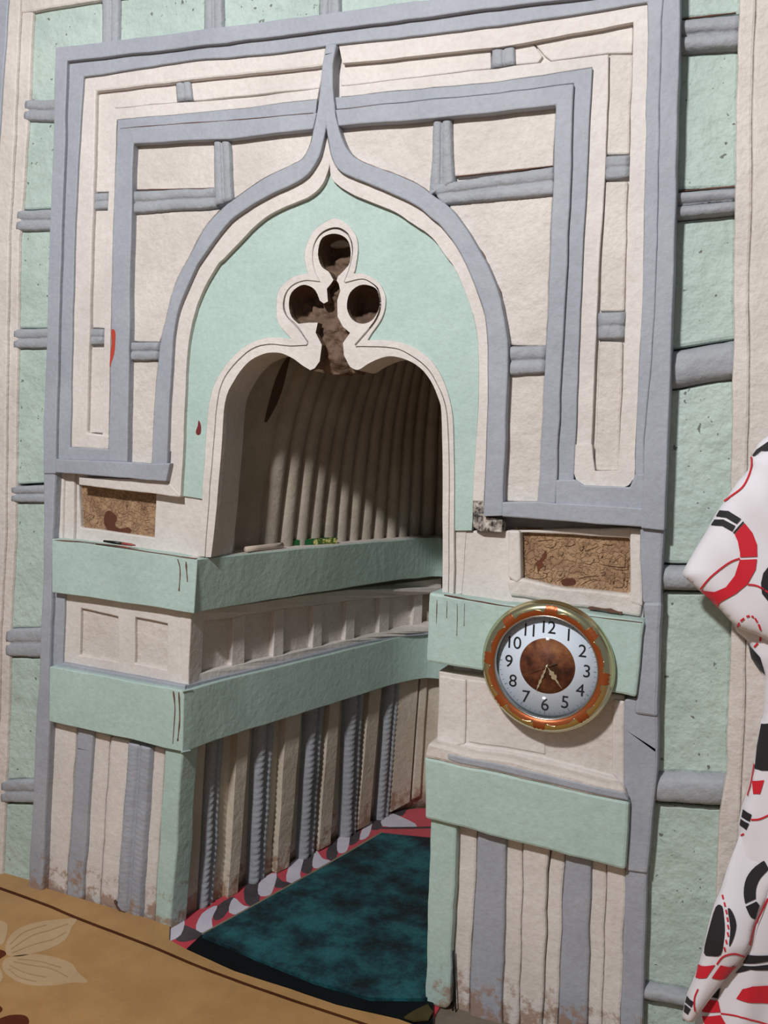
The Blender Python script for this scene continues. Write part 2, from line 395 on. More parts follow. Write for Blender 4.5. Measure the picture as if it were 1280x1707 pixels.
# white ring, recessed channel with grey straps
CT_L = [(160, 153), (292, 137), (319, 133), (430, 122), (540, 109)]
CB_L = [(192, 181), (292, 171), (400, 165), (532, 147)]
CT_R = [(571, 106), (830, 79), (1055, 37)]
CB_R = [(568, 144), (830, 113), (856, 109), (1014, 90)]
poly('white_ring', [(180, 750), (116, 746), (120, 580), (124, 400), (130, 260), (139, 129), (235, 113), (309, 101), (430, 92), (544, 77)] + list(reversed(CT_L)) + [(157, 270), (153, 410), (149, 560), (144, 722), (181, 726)], -.02, -.05, WHITE, NI, bev=.005)
poly('white_ring', [(565, 74), (830, 44)] + cr([(1080, 4), (1073, 400), (1066, 600), (1058, 780), (1053, 800), (1040, 812), (1000, 812), (972, 810), (962, 803), (957, 790)], 3) + [(959, 740), (986, 740), (991, 786), (1030, 785), (1040, 600), (1047, 400)] + list(reversed(CT_R)), -.02, -.05, WHITE, NI, bev=.005)
poly('channel_panel', [(160, 153), (293, 137), (295, 171), (192, 181), (184, 320), (155, 320)], -.034, -.05, WHITE, NI)
for (a, b) in [((319, 133), (540, 109))]:
    t0 = (192, 181) if a[0] == 160 else (322, 168)
    t1 = (295, 171) if a[0] == 160 else (532, 147)
    poly('channel_panel', [a, b, t1, t0], -.034, -.05, WHITE, NI)
for q in ([(571, 106), (818, 80), (819, 114), (568, 144)], [(857, 75), (886, 69), (905, 93), (897, 104), (858, 108)], [(888, 69), (1055, 37), (1053, 88), (1014, 89), (920, 101), (908, 92)]):
    poly('channel_panel', q, -.034, -.05, WHITE, NI)
for (a, b) in [(351, 547), (578, 722)]:
    poly('channel_panel', [(160 - (a - 153) * .028, a), (190 - (a - 180) * .02, a + (28 if a == 154 else 0)), (186 - (b - 180) * .02, b), (160 - (b - 153) * .028, b)], -.034, -.05, WHITE, NI, ja=1.3)
for (a, b) in [(90, 257), (302, 519), (570, 786)]:
    poly('channel_panel', [(1015 - (a - 90) * .035, a), (1056 - (a - 37) * .033, a), (1056 - (b - 37) * .033, b), (1015 - (b - 90) * .035, b)], -.034, -.05, WHITE_R, NI, ja=1.3, bev=.005)
SM = [('h', [(155, 322), (181, 321), (180, 349), (154, 351)]), ('h', [(146, 548), (174, 548), (173, 574), (144, 575)]), ('h', [(1011, 259), (1050, 258), (1049, 297), (1009, 300)]), ('h', [(998, 521), (1042, 519), (1041, 566), (997, 568)]),
      ('v', [(293, 135), (318, 131), (322, 167), (296, 170)]), ('v', [(819, 80), (857, 75), (858, 108), (819, 113)])]
for ax, q in SM: roll('strap', q, -.034, .008, GREY_R, NI, axis=ax, rolls=2)
# white ridge round the inner frame
poly('white_ridge', [(532, 147), (400, 165), (292, 171), (192, 181), (184, 240), (176, 430), (170, 749), (180, 749), (187, 430), (191, 300), (195, 200), (400, 181), (529, 165)], -.026, -.05, WHITE, NI, bev=.002)
poly('white_ridge', CB_R + [(1010, 260), (1000, 420), (985, 742), (957, 792), (971, 420), (979, 270), (987, 112), (830, 136), (568, 161)], -.026, -.05, WHITE, NI, bev=.002)

# inner grey frame: outer step and inner step
poly('inner_frame', ribbon([(195, 200), (400, 181), (529, 165)], [(202, 214), (400, 200), (526, 188)]), -.018, -.05, GREY, NI, bev=.002)
poly('inner_frame', [(557, 162), (830, 136), (987, 112), (979, 270), (971, 420), (963, 610), (956, 806), (927, 838), (936, 610), (947, 415), (952, 270), (956, 139), (830, 155), (560, 182)], -.018, -.05, GREY, NI, bev=.002)
poly('inner_frame', [(528, 187), (400, 199), (196, 202), (191, 300), (187, 430), (184, 600), (180, 769), (211, 771), (215, 600), (217, 430), (222, 240), (354, 232), (383, 232), (521, 215)], -.01, -.05, GREY, NI)
poly('inner_frame', [(559, 182), (830, 155), (956, 139), (952, 270), (946, 415), (936, 610), (926, 839), (896, 838), (909, 605), (917, 420), (922, 300), (926, 176), (751, 195), (724, 198), (563, 210)], -.008, -.05, GREY, NI)

# panels between the inner frame and the arch
def sub(curve, y0, y1, x0=None, x1=None):
    return [p for p in curve if y0 <= p[1] <= y1 and (x0 is None or x0 <= p[0] <= x1)]
PD = -.032
poly('spandrel_panel', [(222, 240), (356, 232), (357, 314), (221, 318)], PD, -.05, WHITE_R, NI)
poly('spandrel_panel', [(383, 231), (520, 214)] + list(reversed(sub(GO_L, 214, 334, 386, 530))) + [(387, 332)], PD, -.05, WHITE_R, NI)
poly('spandrel_panel', [(220, 356), (366, 349)] + list(reversed(sub(GO_L, 350, 571, 260, 368))) + [(266, 571), (216, 568)], PD, -.05, WHITE_R, NI)
poly('spandrel_panel', [(216, 600), (264, 602)] + list(reversed(sub(GO_L, 603, 772))) + [(252, 774), (210, 771)], PD, -.05, WHITE_R, NI)
poly('spandrel_panel', [(562, 209), (724, 198), (718, 320)] + list(reversed(sub(GO_R, 206, 322, 560, 718))), PD, -.05, WHITE_R, NI)
poly('spandrel_panel', [(755, 196), (927, 176), (922, 277), (756, 295)], PD, -.05, WHITE_R, NI)
poly('spandrel_panel', [(750, 341), (921, 325), (917, 420), (911, 577), (846, 575)] + list(reversed(sub(GO_R, 345, 574, 748, 850))), PD, -.05, WHITE_R, NI)
poly('spandrel_panel', [(846, 624), (909, 621), (897, 838), (838, 836)] + list(reversed(sub(GO_R, 628, 834))), PD, -.05, WHITE_R, NI)
SB = -.033; SH = .014
roll('strap', [(221, 318), (358, 312), (362, 347), (220, 357)], SB, SH, GREY_R, NI, rolls=2)
roll('strap', [(356, 229), (384, 228), (389, 335), (358, 345)], SB, SH, GREY_R, NI, axis='v', rolls=2)
roll('strap', [(217, 569), (267, 571), (263, 602), (216, 601)], SB, SH, GREY_R, NI, rolls=2)
roll('strap', [(724, 196), (753, 192), (758, 304), (714, 330)], SB, SH, GREY_R, NI, axis='v', rolls=2, twist=.001)
roll('strap', [(716, 309), (923, 276), (922, 325), (740, 343)], SB, SH, GREY_R, NI, rolls=2, twist=.001)
roll('strap', [(845, 577), (912, 575), (910, 622), (846, 627)], SB, SH, GREY_R, NI, rolls=2)

# ogee arch: grey band, white band
poly('arch_band', GO_L + [(562, 74)] + GO_R[1:] + [(806, 861)] + list(reversed(GI_R)) + list(reversed(GI_L[:-1])), -.006, -.05, GREY, NI, bev=.0035)
poly('arch_band', GI_L + GI_R[1:] + [(806, 835), (788, 835)] + [p for p in reversed(WI_R) if p[1] < 834] + list(reversed(WI_L[:-1])), -.02, -.05, WHITE, NI, bev=.004)
poly('arch_foot', [(131, 796), (277, 800), (301, 826), (299, 829), (131, 809)], -.018, -.06, WHITE, NI)
SOOT = NT('sooty_plaster')
SOOT.l(SOOT.ramp(SOOT.noise(70, 5, .7), [(.4, rgb(40, 36, 34)), (.52, rgb(150, 142, 134)), (.65, rgb(205, 196, 186))]), SOOT.b.inputs['Base Color'])
o = poly('arch_foot', [(788, 833), (806, 833), (810, 862), (838, 866), (836, 888), (800, 885), (788, 878)], -.02, -.06, SOOT.m, NI); o['label'] = 'soot-blackened broken foot of the white arch band'

# ------------------------------------------------------------------ tympanum: slab, green face, trefoil moulding
S = lambda L, o=(400, 340), k=.336: [(o[0] + k * x, o[1] + k * y) for x, y in L]
OUTL = cr([(330, 927), (336, 845), (343, 729), (349, 672), (360, 635), (382, 601), (412, 574), (450, 562), (484, 565)], 4)
TREF_O = cr(S([(252, 668), (190, 590), (180, 520), (190, 430), (240, 375), (300, 350), (338, 346)]), 4) + cr(S([(338, 344), (320, 270), (330, 200), (370, 130), (430, 85), (475, 70), (530, 100), (575, 160), (585, 230), (572, 320), (562, 345)]), 4) + cr(S([(566, 345), (620, 350), (680, 385), (715, 440), (720, 500), (700, 570), (660, 630), (635, 672)]), 4)
OUTR = cr([(613, 567), (645, 567), (682, 575), (714, 597), (737, 631), (751, 674), (756, 729), (757, 882), (756, 990)], 4)
SEC_L = cr([(343, 929), (345, 890), (356, 747), (362, 680), (371, 639), (390, 609), (420, 582), (450, 574), (484, 577), (512, 576)], 4)
TREF_I = cr(S([(335, 690), (285, 620), (230, 560), (212, 510), (225, 440), (270, 395), (330, 378), (394, 384)]), 4) + cr(S([(394, 382), (370, 330), (358, 270), (365, 200), (400, 145), (450, 118), (500, 120), (545, 160), (560, 230), (545, 310), (517, 386)]), 4) + cr(S([(520, 388), (600, 372), (650, 390), (690, 430), (700, 500), (680, 570), (630, 640), (572, 708)]), 4)
SEC_R = cr([(594, 578), (642, 579), (672, 586), (708, 611), (730, 645), (744, 689), (748, 760), (748, 882), (747, 990)], 4)
OPEN_L = cr([(352, 929), (362, 830), (369, 747), (375, 672), (390, 635), (412, 605), (439, 590), (465, 588), (487, 597), (504, 609), (517, 617)], 4)
OPEN_R = cr([(583, 611), (596, 616), (615, 605), (637, 596), (656, 594), (686, 603), (712, 626), (729, 661), (737, 710), (738, 897), (737, 990)], 4)
BREAK = S([(370, 815), (395, 780), (405, 700), (375, 640), (385, 590), (340, 590)]) + cr(S([(290, 595), (255, 560), (242, 500), (255, 440), (300, 405), (340, 405), (375, 430), (395, 480)]), 3) + S([(415, 495), (435, 485), (430, 420), (450, 395), (464, 375)]) \
    + cr(S([(458, 365), (440, 335), (405, 310), (387, 250), (400, 180), (440, 150), (490, 150), (530, 175), (548, 220), (545, 290), (515, 330), (487, 358)]), 3) + S([(480, 378), (490, 395), (497, 430), (482, 480), (485, 560), (510, 610), (545, 640), (510, 690), (515, 750), (540, 800)])
HOLE_R = cr(S([(530, 500), (545, 440), (590, 405), (640, 405), (680, 430), (692, 490), (680, 540), (650, 580), (610, 595), (570, 585), (540, 550)]), 3, True)
inner_edge = OPEN_L + BREAK + OPEN_R
def browns(li, c): return (WP(588, 500, -.04).x < c.x < WP(637, 500, -.04).x and WP(600, 545, -.04).z < c.z < WP(600, 472, -.04).z) or (c.z > WP(550, 619, -.04).z and WP(470, 500, -.04).x < c.x < WP(590, 500, -.04).x and c.z < WP(550, 380, -.04).z and not (c.z < WP(520, 600, -.04).z and c.x < WP(522, 600, -.04).x))
tym = poly('tympanum', [(310, 930), (306, 760), (318, 560), (372, 440), (440, 375), (548, 290), (650, 362), (745, 444), (788, 560), (790, 700), (770, 990)] + list(reversed(inner_edge)), -.04, -.145, WHITE, NI, bev=.003, holes=[HOLE_R], ja=.7, step=.02, sidemat=(MUD, browns))
green_out = [p for p in WI_L if p[1] < 822] + [p for p in WI_R[1:] if p[1] < 880]
poly('green_face', [(300, 826)] + green_out + [(786, 884), (757, 884)] + [p for p in reversed(OUTR) if p[1] < 883] + list(reversed(TREF_O)) + [p for p in reversed(OUTL) if p[1] < 830] + [(337, 832)], -.0335, -.05, GREEN, tym, bev=.002, ja=.6)
poly('moulding', OUTL + TREF_O + OUTR + [(750, 990)] + [(x + 1.2, y - .8) for x, y in reversed(SEC_R)] + [(x, y) for x, y in reversed(TREF_I)] + [(x - 1.6, y - .8) for x, y in reversed(SEC_L)], -.028, -.05, WHITE, tym, bev=.003, ja=.6, step=.02)
poly('moulding', SEC_L + S([(338, 694)]) + [(x * .965 + 556 * .035, y * .965 + 478 * .035) for x, y in TREF_I] + SEC_R + [(738, 990)] + list(reversed(inner_edge)), -.032, -.05, WHITE, tym, bev=.003, ja=.6, step=.02, holes=[HOLE_R], sidemat=(MUD, browns))

# mud core showing in the trefoil and down the broken pendant
core = [(470, 375), (650, 375), (655, 560), (612, 598), (596, 608), (584, 619), (560, 622), (535, 621), (515, 610), (500, 598), (462, 560)]
vs = []; idx = {}; fs = []; st = 2.5
def cv(i, j):
    if (i, j) not in idx:
        x, y = 455 + i * st, 370 + j * st
        p = WP(x, y, -.06); dd = -.066 + .016 * noise.noise(Vector((x * .06, y * .05, 1))) + .008 * noise.noise(Vector((x * .17, y * .15, 4)))
        for (cx, cy, r) in ((557, 421, 29), (508, 508, 27), (605, 508, 28)):
            q = math.hypot(x - cx, y - cy) / r
            if q < 1.05: dd -= .05 * min(1, (1.05 - q) / .3)
        if y > 596: dd -= .03 * (y - 596) / 24
        idx[(i, j)] = len(vs); vs.append((p.x, -dd, p.z))
    return idx[(i, j)]
for i in range(82):
    for j in range(102):
        if inpoly((455 + (i + .5) * st, 370 + (j + .5) * st), core):
            fs.append((cv(i, j), cv(i, j + 1), cv(i + 1, j + 1), cv(i + 1, j)))
me = bpy.data.meshes.new('mud_core'); me.from_pydata(vs, [], fs); me.update()
bm = bmesh.new(); bm.from_mesh(me)
ed = [e for e in bm.edges if e.is_boundary]
r = bmesh.ops.extrude_edge_only(bm, edges=ed)
for v in r['geom']:
    if isinstance(v, bmesh.types.BMVert): v.co.y = .142
bmesh.ops.recalc_face_normals(bm, faces=bm.faces); bm.to_mesh(me); bm.free()
o = link('mud_core', me, MUD, tym, smooth=True); o['label'] = 'bare brown mud showing through the broken trefoil'

# ------------------------------------------------------------------ left pier and the alcove's inner wall
ZB1T, ZB1B = 1.044, WP(322, 1022).z
ZB2T, ZB2B = .684, .517
def slab(name, top, bot, back, mat, parent):
    """band that runs along a path: lists of 3D points of its top and bottom front edge, and the plan shift of its back"""
    n = len(top); vs = []
    for i in range(n):
        bx, by = back[i]
        vs += [tuple(top[i]), tuple(bot[i]), (bx, by, bot[i].z), (bx, by, top[i].z)]
    fs = []
    for i in range(n - 1):
        a, b = i * 4, i * 4 + 4
        for k in range(4): fs.append((a + k, a + (k + 1) % 4, b + (k + 1) % 4, b + k))
    fs.append((0, 3, 2, 1)); e = (n - 1) * 4; fs.append((e, e + 1, e + 2, e + 3))
    me = bpy.data.meshes.new(name); me.from_pydata(vs, [], fs); me.update()
    bm = bmesh.new(); bm.from_mesh(me); bmesh.ops.recalc_face_normals(bm, faces=bm.faces); bm.to_mesh(me); bm.free()
    o = link(name, me, mat, parent); bevel(o, .006, 3); return o
def lerp2(a, b, t): return (a[0] + (b[0] - a[0]) * t, a[1] + (b[1] - a[1]) * t)
def wob(v, a=.0025):
    n_ = noise.noise_vector(v * 9); return v + Vector((n_.x * a, n_.y * a, n_.z * a * 1.2))
def band(name, TL, TR, BL, BR, zt, zb, ptop, pbot, d=.004, mat=None, inner_back=.09):
    top = []; bot = []; back = []
    n = 9
    for i in range(n):
        t = i / (n - 1)
        a = WP(*lerp2(TL, TR, t), d); b = WP(*lerp2(BL, BR, t), d)
        top.append(wob(a)); bot.append(wob(b)); back.append((min((a.x + b.x) / 2, -1.42), .09))
    # round the corner into the alcove
    pt, pb = ptop[1:], pbot[1:]
    for i in range(len(pt)):
        top.append(wob(Vector((pt[i][0], pt[i][1], zt)))); bot.append(wob(Vector((pb[i][0], pb[i][1], zb))))
    ob = offs([((a[0] + b[0]) / 2, (a[1] + b[1]) / 2) for a, b in zip(ptop, pbot)], inner_back)[1:]
    back += [(x, max(y, .09)) if x < XC else (x, y) for x, y in ob]
    return slab(name, top, bot, back, mat or GREEN, NI)
band('upper_band', (87, 898), (329, 932), (87, 987), (323, 1022), ZB1T, ZB1B, B1, [((a[0] + b[0]) / 2, (a[1] + b[1]) / 2) for a, b in zip(IP, B1)])
band('lower_band', (82, 1111), (306, 1152), (81, 1202), (303, 1253), ZB2T, ZB2B, IP, IP)

# plain body walls of the alcove behind bands and strips
def sheet(name, path, z0, z1, mat, thick=.05, parent=NI):
    out = offs(path, thick); rows = [[Vector((x, y, z)) for (x, y) in path] for z in [z0 + (z1 - z0) * i / 8 for i in range(9)]]
    n = len(path)
    return grid_obj(name, rows, mat, parent, close=lambda v: min(((abs(v.x - p[0]) + abs(v.y - p[1]), q) for p, q in zip(path, out)))[1] + (v.z,))
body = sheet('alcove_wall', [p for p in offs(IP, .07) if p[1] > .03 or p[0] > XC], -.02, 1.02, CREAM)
poly('left_pier', [(-1.85, -.02), (-1.43, -.02), (-1.43, 1.04), (-1.85, 1.06)], -.05, -.1, WHITE, NI, bev=0, ja=0, step=0, world=True)

def ipoly(name, px, off, thick, mat, parent, bev=.003, path=IP, zb=None, zt=None, sub_n=4):
    loop = []; nor = []
    for i in range(len(px)):
        for k in range(sub_n):
            p = lerp2(px[i], px[(i + 1) % len(px)], k / sub_n); v, nv = IW(p[0], p[1], off, path)
            v = wob(v, .0018); loop.append(v); nor.append(nv)
    tri = tessellate_polygon([[Vector((p[0], p[1], 0)) for i in range(len(px)) for p in [lerp2(px[i], px[(i + 1) % len(px)], k / sub_n) for k in range(sub_n)]]])
    n = len(loop); vs = [tuple(v) for v in loop] + [tuple(v + nn * thick) for v, nn in zip(loop, nor)]
    fs = [tuple(t) for t in tri] + [tuple(i + n for i in reversed(t)) for t in tri] + [(i, (i + 1) % n, (i + 1) % n + n, i + n) for i in range(n)]
    me = bpy.data.meshes.new(name); me.from_pydata(vs, [], fs); me.update()
    bm = bmesh.new(); bm.from_mesh(me); bmesh.ops.recalc_face_normals(bm, faces=bm.faces); bm.to_mesh(me); bm.free()
    o = link(name, me, mat, parent)
    if bev: bevel(o, bev)
    return o
MO = .028; MT = .022
fr = body
T = lambda x: 1041 - (x - 310) * .142      # foot of the upper band along the inner wall
rec = [[(331, 1035), (390, 1030), (386, 1118), (329, 1124)], [(410, 1024), (459, 1018), (455, 1100), (408, 1108)], [(475, 1014), (524, 1010), (520, 1085), (473, 1089)],
       [(538, 1006), (579, 1002), (575, 1067), (536, 1079)], [(593, 1000), (634, 996), (632, 1055), (591, 1063)], [(650, 996), (691, 992), (687, 1043), (648, 1051)]]
for q in rec: q[2] = (q[2][0], 1124 - (q[2][0] - 329) * .226); q[3] = (q[3][0], 1124 - (q[3][0] - 329) * .226)
last = [(316, 1040), (316, 1040), (312, 1130), (312, 1130)]
for k, q in enumerate(rec + [[(705, 990), (705, 990), (703, 1040), (703, 1040)]]):
    ipoly('stile', [last[1], q[0], q[3], last[2]], MO, MT, WHITE, fr, sub_n=2); last = q
ipoly('stile', [(720, 986), (738, 984), (738, 1032), (718, 1034)], MO, MT, WHITE, fr, sub_n=2)
tops = [(316, 1036)] + [p for q in rec for p in (q[0], q[1])] + [(735, 988)]
bots = [(312, 1130)] + [p for q in rec for p in (q[3], q[2])] + [(735, 1032)]
ipoly('rail', [(314, 1022)] + [(500, 994), (735, 964)] + list(reversed(tops)), MO - .004, MT, WHITE, fr, sub_n=3)
ipoly('rail', bots + [(735, 1052), (709, 1058), (609, 1077), (479, 1110), (311, 1150)], MO - .004, MT, WHITE, fr, sub_n=3)
for q in rec:
    ipoly('recess_panel', [(q[0][0] - 4, q[0][1] - 6), (q[1][0] + 4, q[1][1] - 6), (q[2][0] + 4, q[2][1] + 6), (q[3][0] - 4, q[3][1] + 6)], MO + .018, .03, WHITE_R, fr, sub_n=2)
# thin grey fillet over the lower band
ipoly('fillet', [(311, 1143), (479, 1102), (609, 1069), (735, 1049), (735, 1056), (609, 1077), (479, 1110), (311, 1151)], .012, .04, GREY, fr, sub_n=3)

# front of the left pier between the bands
poly('pier_panel', [(107, 984), (314, 1018), (308, 1146), (104, 1108)], -.028, -.06, WHITE, NI, holes=[[(134, 1014), (197, 1029), (197, 1103), (133, 1093)], [(225, 1029), (279, 1040), (279, 1116), (225, 1106)]])
poly('recess_panel', [(130, 1005), (202, 1022), (202, 1110), (128, 1098)], -.04, -.06, WHITE_R, NI)
poly('recess_panel', [(220, 1022), (284, 1034), (284, 1122), (220, 1112)], -.04, -.06, WHITE_R, NI)
poly('pier_return', [(300, 1014), (319, 1018), (313, 1150), (302, 1148)], -.026, -.09, WHITE, NI)
poly('fillet', [(104, 1105), (308, 1143), (306, 1155), (84, 1114)], -.012, -.06, GREY, NI)
poly('edge_strip', [(87, 985), (108, 990), (104, 1112), (84, 1114)], -.02, -.06, GREY, NI)
# long grey strip down the outer side of the left pier
poly('edge_strip', [(72, 780), (92, 782), (88, 891), (86, 989), (82, 1113), (82, 1214), (76, 1331), (70, 1490), (46, 1482), (55, 1314), (60, 1180), (64, 1143), (72, 921)], -.004, -.1, GREY, NI, bev=.006)

# plaque zone of the left pier
poly('plaque_wall', [(88, 782), (300, 800), (335, 830), (331, 934), (88, 903)], -.05, -.09, WHITE, NI, holes=[[(131, 805), (260, 823), (257, 896), (134, 879)]], bev=.004)
poly('plaque_strip', [(88, 784), (106, 785), (104, 900), (88, 899)], -.03, -.06, WHITE, NI, bev=.006)
poly('plaque_strip', [(106, 785), (124, 786), (122, 903), (104, 901)], -.038, -.06, WHITE, NI, bev=.006)

# strips of the left pier below the lower band
poly('strip', [(84, 1200), (128, 1212), (110, 1500), (70, 1485)], -.03, -.07, WHITE, NI, bev=.008, ja=2)
poly('strip', [(129, 1212), (156, 1218), (136, 1510), (109, 1500)], -.022, -.07, GREY, NI, bev=.008, ja=1.5)
poly('strip', [(156, 1218), (184, 1226), (165, 1520), (137, 1510)], -.034, -.07, WHITE, NI, bev=.008, ja=2)
poly('strip', [(184, 1226), (216, 1234), (194, 1532), (165, 1520)], -.026, -.07, WHITE, NI, bev=.008, ja=2)
roll('rope_strip', [(216, 1236), (257, 1246), (237, 1550), (193, 1534)], -.04, .026, GREY, NI, axis='v', rolls=2, twist=.0016)
poly('strip', [(257, 1244), (276, 1248), (256, 1552), (237, 1546)], -.032, -.07, WHITE, NI, bev=.006, ja=1.6)

# green corner post of the left pier (front and alcove side)
def post(name, px_f, px_i, mat, d=-.012):
    fl = [WP(p[0], p[1], d) for p in px_f]            # TL, TR, BR, BL on the front
    vs = []; c_t, c_b = fl[1], fl[2]
    vs = [fl[0], c_t, Vector((c_t.x + .012, .075, c_t.z)), Vector((fl[0].x, .075, c_t.z)), fl[3], c_b, Vector((c_b.x + .012, .075, c_b.z)), Vector((fl[3].x, .075, c_b.z))]
    me = bpy.data.meshes.new(name)
    me.from_pydata([tuple(v) for v in vs], [], [(0, 1, 2, 3), (7, 6, 5, 4), (0, 4, 5, 1), (1, 5, 6, 2), (2, 6, 7, 3), (3, 7, 4, 0)]); me.update()
    bm = bmesh.new(); bm.from_mesh(me); bmesh.ops.subdivide_edges(bm, edges=bm.edges, cuts=5, use_grid_fill=True)
    for v in bm.verts: v.co = wob(v.co.copy(), .004)
    bmesh.ops.recalc_face_normals(bm, faces=bm.faces); bm.to_mesh(me); bm.free()
    o = link(name, me, mat, NI); bevel(o, .006, 3); return o
post('corner_post', [(275, 1246), (304, 1250), (282, 1572), (255, 1565)], None, GREEN)

# strips along the alcove wall: flat backs, twisted grey ropes, proud white uprights
C5 = lambda x, y: (260 + x * .40625, 1000 + y * .40625)
def low(px):  # foot of the alcove wall in the photograph
    return 1531 - (px - 309) * .535
def top2(px): return 1250 - (px - 305) * .313 if px < 666 else 1137 - (px - 666) * .12
def irope(xt0, xt1, xb0, xb1, mat):
    cols = []; rows = []
    v0, n0 = IW(xt0, top2(xt0) - 10, .07); v1, n1 = IW(xt1, top2(xt1) - 10, .07)
    b0, _ = IW(xb0, low(xb0) + 8, .07); b1, _ = IW(xb1, low(xb1) + 8, .07)
    nn = (n0 + n1).normalized(); wd = (v1 - v0).length
    v0.z = v1.z = max(v0.z, v1.z); b0.z = b1.z = -.02
    L = (b0 - v0).length; nl = int(L / .005)
    for i in range(nl + 1):
        t = i / nl; a = v0.lerp(b0, t); b = v1.lerp(b1, t); r = []
        for j in range(17):
            c = j / 16; s = 0 if c < .58 else 1
            cc = c / .58 if s == 0 else (c - .58) / .42
            hh = wd * (.36 if s == 0 else .28); ph = math.sqrt(max(0, 1 - (2 * cc - 1) ** 2))
            dd = .006 + hh * ph + .0022 * math.sin(t * L * 330 + (5 if s == 0 else -5) * cc) * ph
            p = a.lerp(b, c) - nn * dd; r.append(wob(p, .003))
        rows.append(r)
    return grid_obj('rope_strip', rows, GREY_R, body, close=lambda v: v + nn * .02)
for (a, b, c, d) in [(205, 264, 165, 220), (392, 470, 365, 425), (602, 672, 570, 628), (762, 832, 745, 798), (930, 988, 888, 942)]:
    irope(C5(a, 0)[0], C5(b, 0)[0], C5(c, 0)[0], C5(d, 0)[0], GREY_R)
for (a, b, c, d, off) in [(338, 386, 296, 335, .036), (535, 596, 496, 546, .036), (716, 757, 668, 716, .038), (880, 926, 828, 876, .038), (1000, 1078, 962, 1042, .045), (1086, 1116, 1050, 1085, .05)]:
    xa, xb, xc_, xd = [C5(q, 0)[0] for q in (a, b, c, d)]
    ipoly('upright', [(xa, top2(xa) - 8), (xb, top2(xb) - 8), (xd, low(xd) + 6), (xc_, low(xc_) + 6)], off, .05, CREAM, body, bev=.006, sub_n=5)
for (a, b, c, d) in [(160, 205, 122, 165), (264, 336, 220, 296), (472, 535, 426, 496), (674, 716, 628, 668), (834, 880, 798, 828)]:
    xa, xb, xc_, xd = [C5(q, 0)[0] for q in (a, b, c, d)]
    ipoly('flat_strip', [(xa + 1, top2(xa) - 8), (xb, top2(xb) - 8), (xd, low(xd) + 6), (xc_ + 1, low(xc_) + 6)], .062, .03, CREAM, body, bev=.004, sub_n=4)

# the same uprights and stiles carried round the far side of the alcove
ILn = [0]
for a_, b_ in zip(IP[:-1], IP[1:]): ILn.append(ILn[-1] + math.hypot(b_[0] - a_[0], b_[1] - a_[1]))
def ip_at(s_, off):
    P = offs(IP, off)
    for i in range(len(ILn) - 1):
        if ILn[i + 1] >= s_:
            t = (s_ - ILn[i]) / max(1e-9, ILn[i + 1] - ILn[i]); return lerp2(P[i], P[i + 1], t)
    return P[-1]
def wallbox(name, s0_, s1_, z0, z1, off, th, mat_):
    a_, b_, c_, d_ = ip_at(s0_, off), ip_at(s1_, off), ip_at(s1_, off + th), ip_at(s0_, off + th)
    vs = [(p[0], p[1], z) for z in (z0, z1) for p in (a_, b_, c_, d_)]
    me = bpy.data.meshes.new(name); me.from_pydata(vs, [], [(0, 1, 2, 3), (7, 6, 5, 4), (0, 4, 5, 1), (1, 5, 6, 2), (2, 6, 7, 3), (3, 7, 4, 0)]); me.update()
    bm = bmesh.new(); bm.from_mesh(me); bmesh.ops.recalc_face_normals(bm, faces=bm.faces); bm.to_mesh(me); bm.free()
    o = link(name, me, mat_, body); bevel(o, .005); return o
s_ = 1.30
while s_ < ILn[-1] - .06:
    wallbox('upright', s_, s_ + .05, -.01, ZB2B + .02, .04, .04, CREAM); wallbox('rope_strip', s_ + .075, s_ + .115, -.01, ZB2B + .02, .05, .03, GREY_R)
    wallbox('stile', s_, s_ + .035, ZB2T - .01, ZB1B + .01, MO, .04, WHITE); s_ += .15

# ------------------------------------------------------------------ fluted vault above the ledge
RIBW = .062
VL = [(-1.352, .12), (-1.30, .26), (-1.235, .45), (-1.18, .642), (-1.105, .86), (-1.055, .99), (-1.03, 1.02)]
P0 = offs(cr(VL, 6) + [(2 * XC - x + .12 * (1 - y / 1.1), y) for x, y in reversed(cr(VL, 6)[:-1])], .062)
XV = -.88
def arclen(P):
    L = [0]
    for a, b in zip(P[:-1], P[1:]): L.append(L[-1] + math.hypot(b[0] - a[0], b[1] - a[1]))
    return L
AL = arclen(P0)
def at_s(s):
    s = max(0, min(AL[-1], s))
    for i in range(len(AL) - 1):
        if AL[i + 1] >= s:
            t = (s - AL[i]) / max(1e-9, AL[i + 1] - AL[i]); a, b = P0[i], P0[i + 1]
            tx, ty = b[0] - a[0], b[1] - a[1]; l = math.hypot(tx, ty) or 1
            return a[0] + tx * t, a[1] + ty * t, ty / l, -tx / l
    return (*P0[-1], 0, 0)
ZV0, VR = ZB1T - .02, .86
def vault_pt(s, h, bulge):
    x, y, nx, ny = at_s(s); a = h * math.pi / 2; k = 1 - math.cos(a); z = ZV0 + VR * math.sin(a)
    cx, cy = XV, min(y, .62)
    wv = .006 * noise.noise(Vector((s * 7, h * 5, 3)))
    fall = math.cos(a)
    x += nx * (bulge * fall + wv); y += ny * (bulge * fall + wv)
    return Vector((x + (cx - x) * k, y + (cy - y) * k, z))
s0 = .19
NS = 70
rows = [[vault_pt(AL[-1] * j / NS, i / 26, 0 if AL[-1] * j / NS < s0 else -.02) for j in range(NS + 1)] for i in range(27)]
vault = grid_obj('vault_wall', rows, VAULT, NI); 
nr = int((AL[-1] - s0) / RIBW)
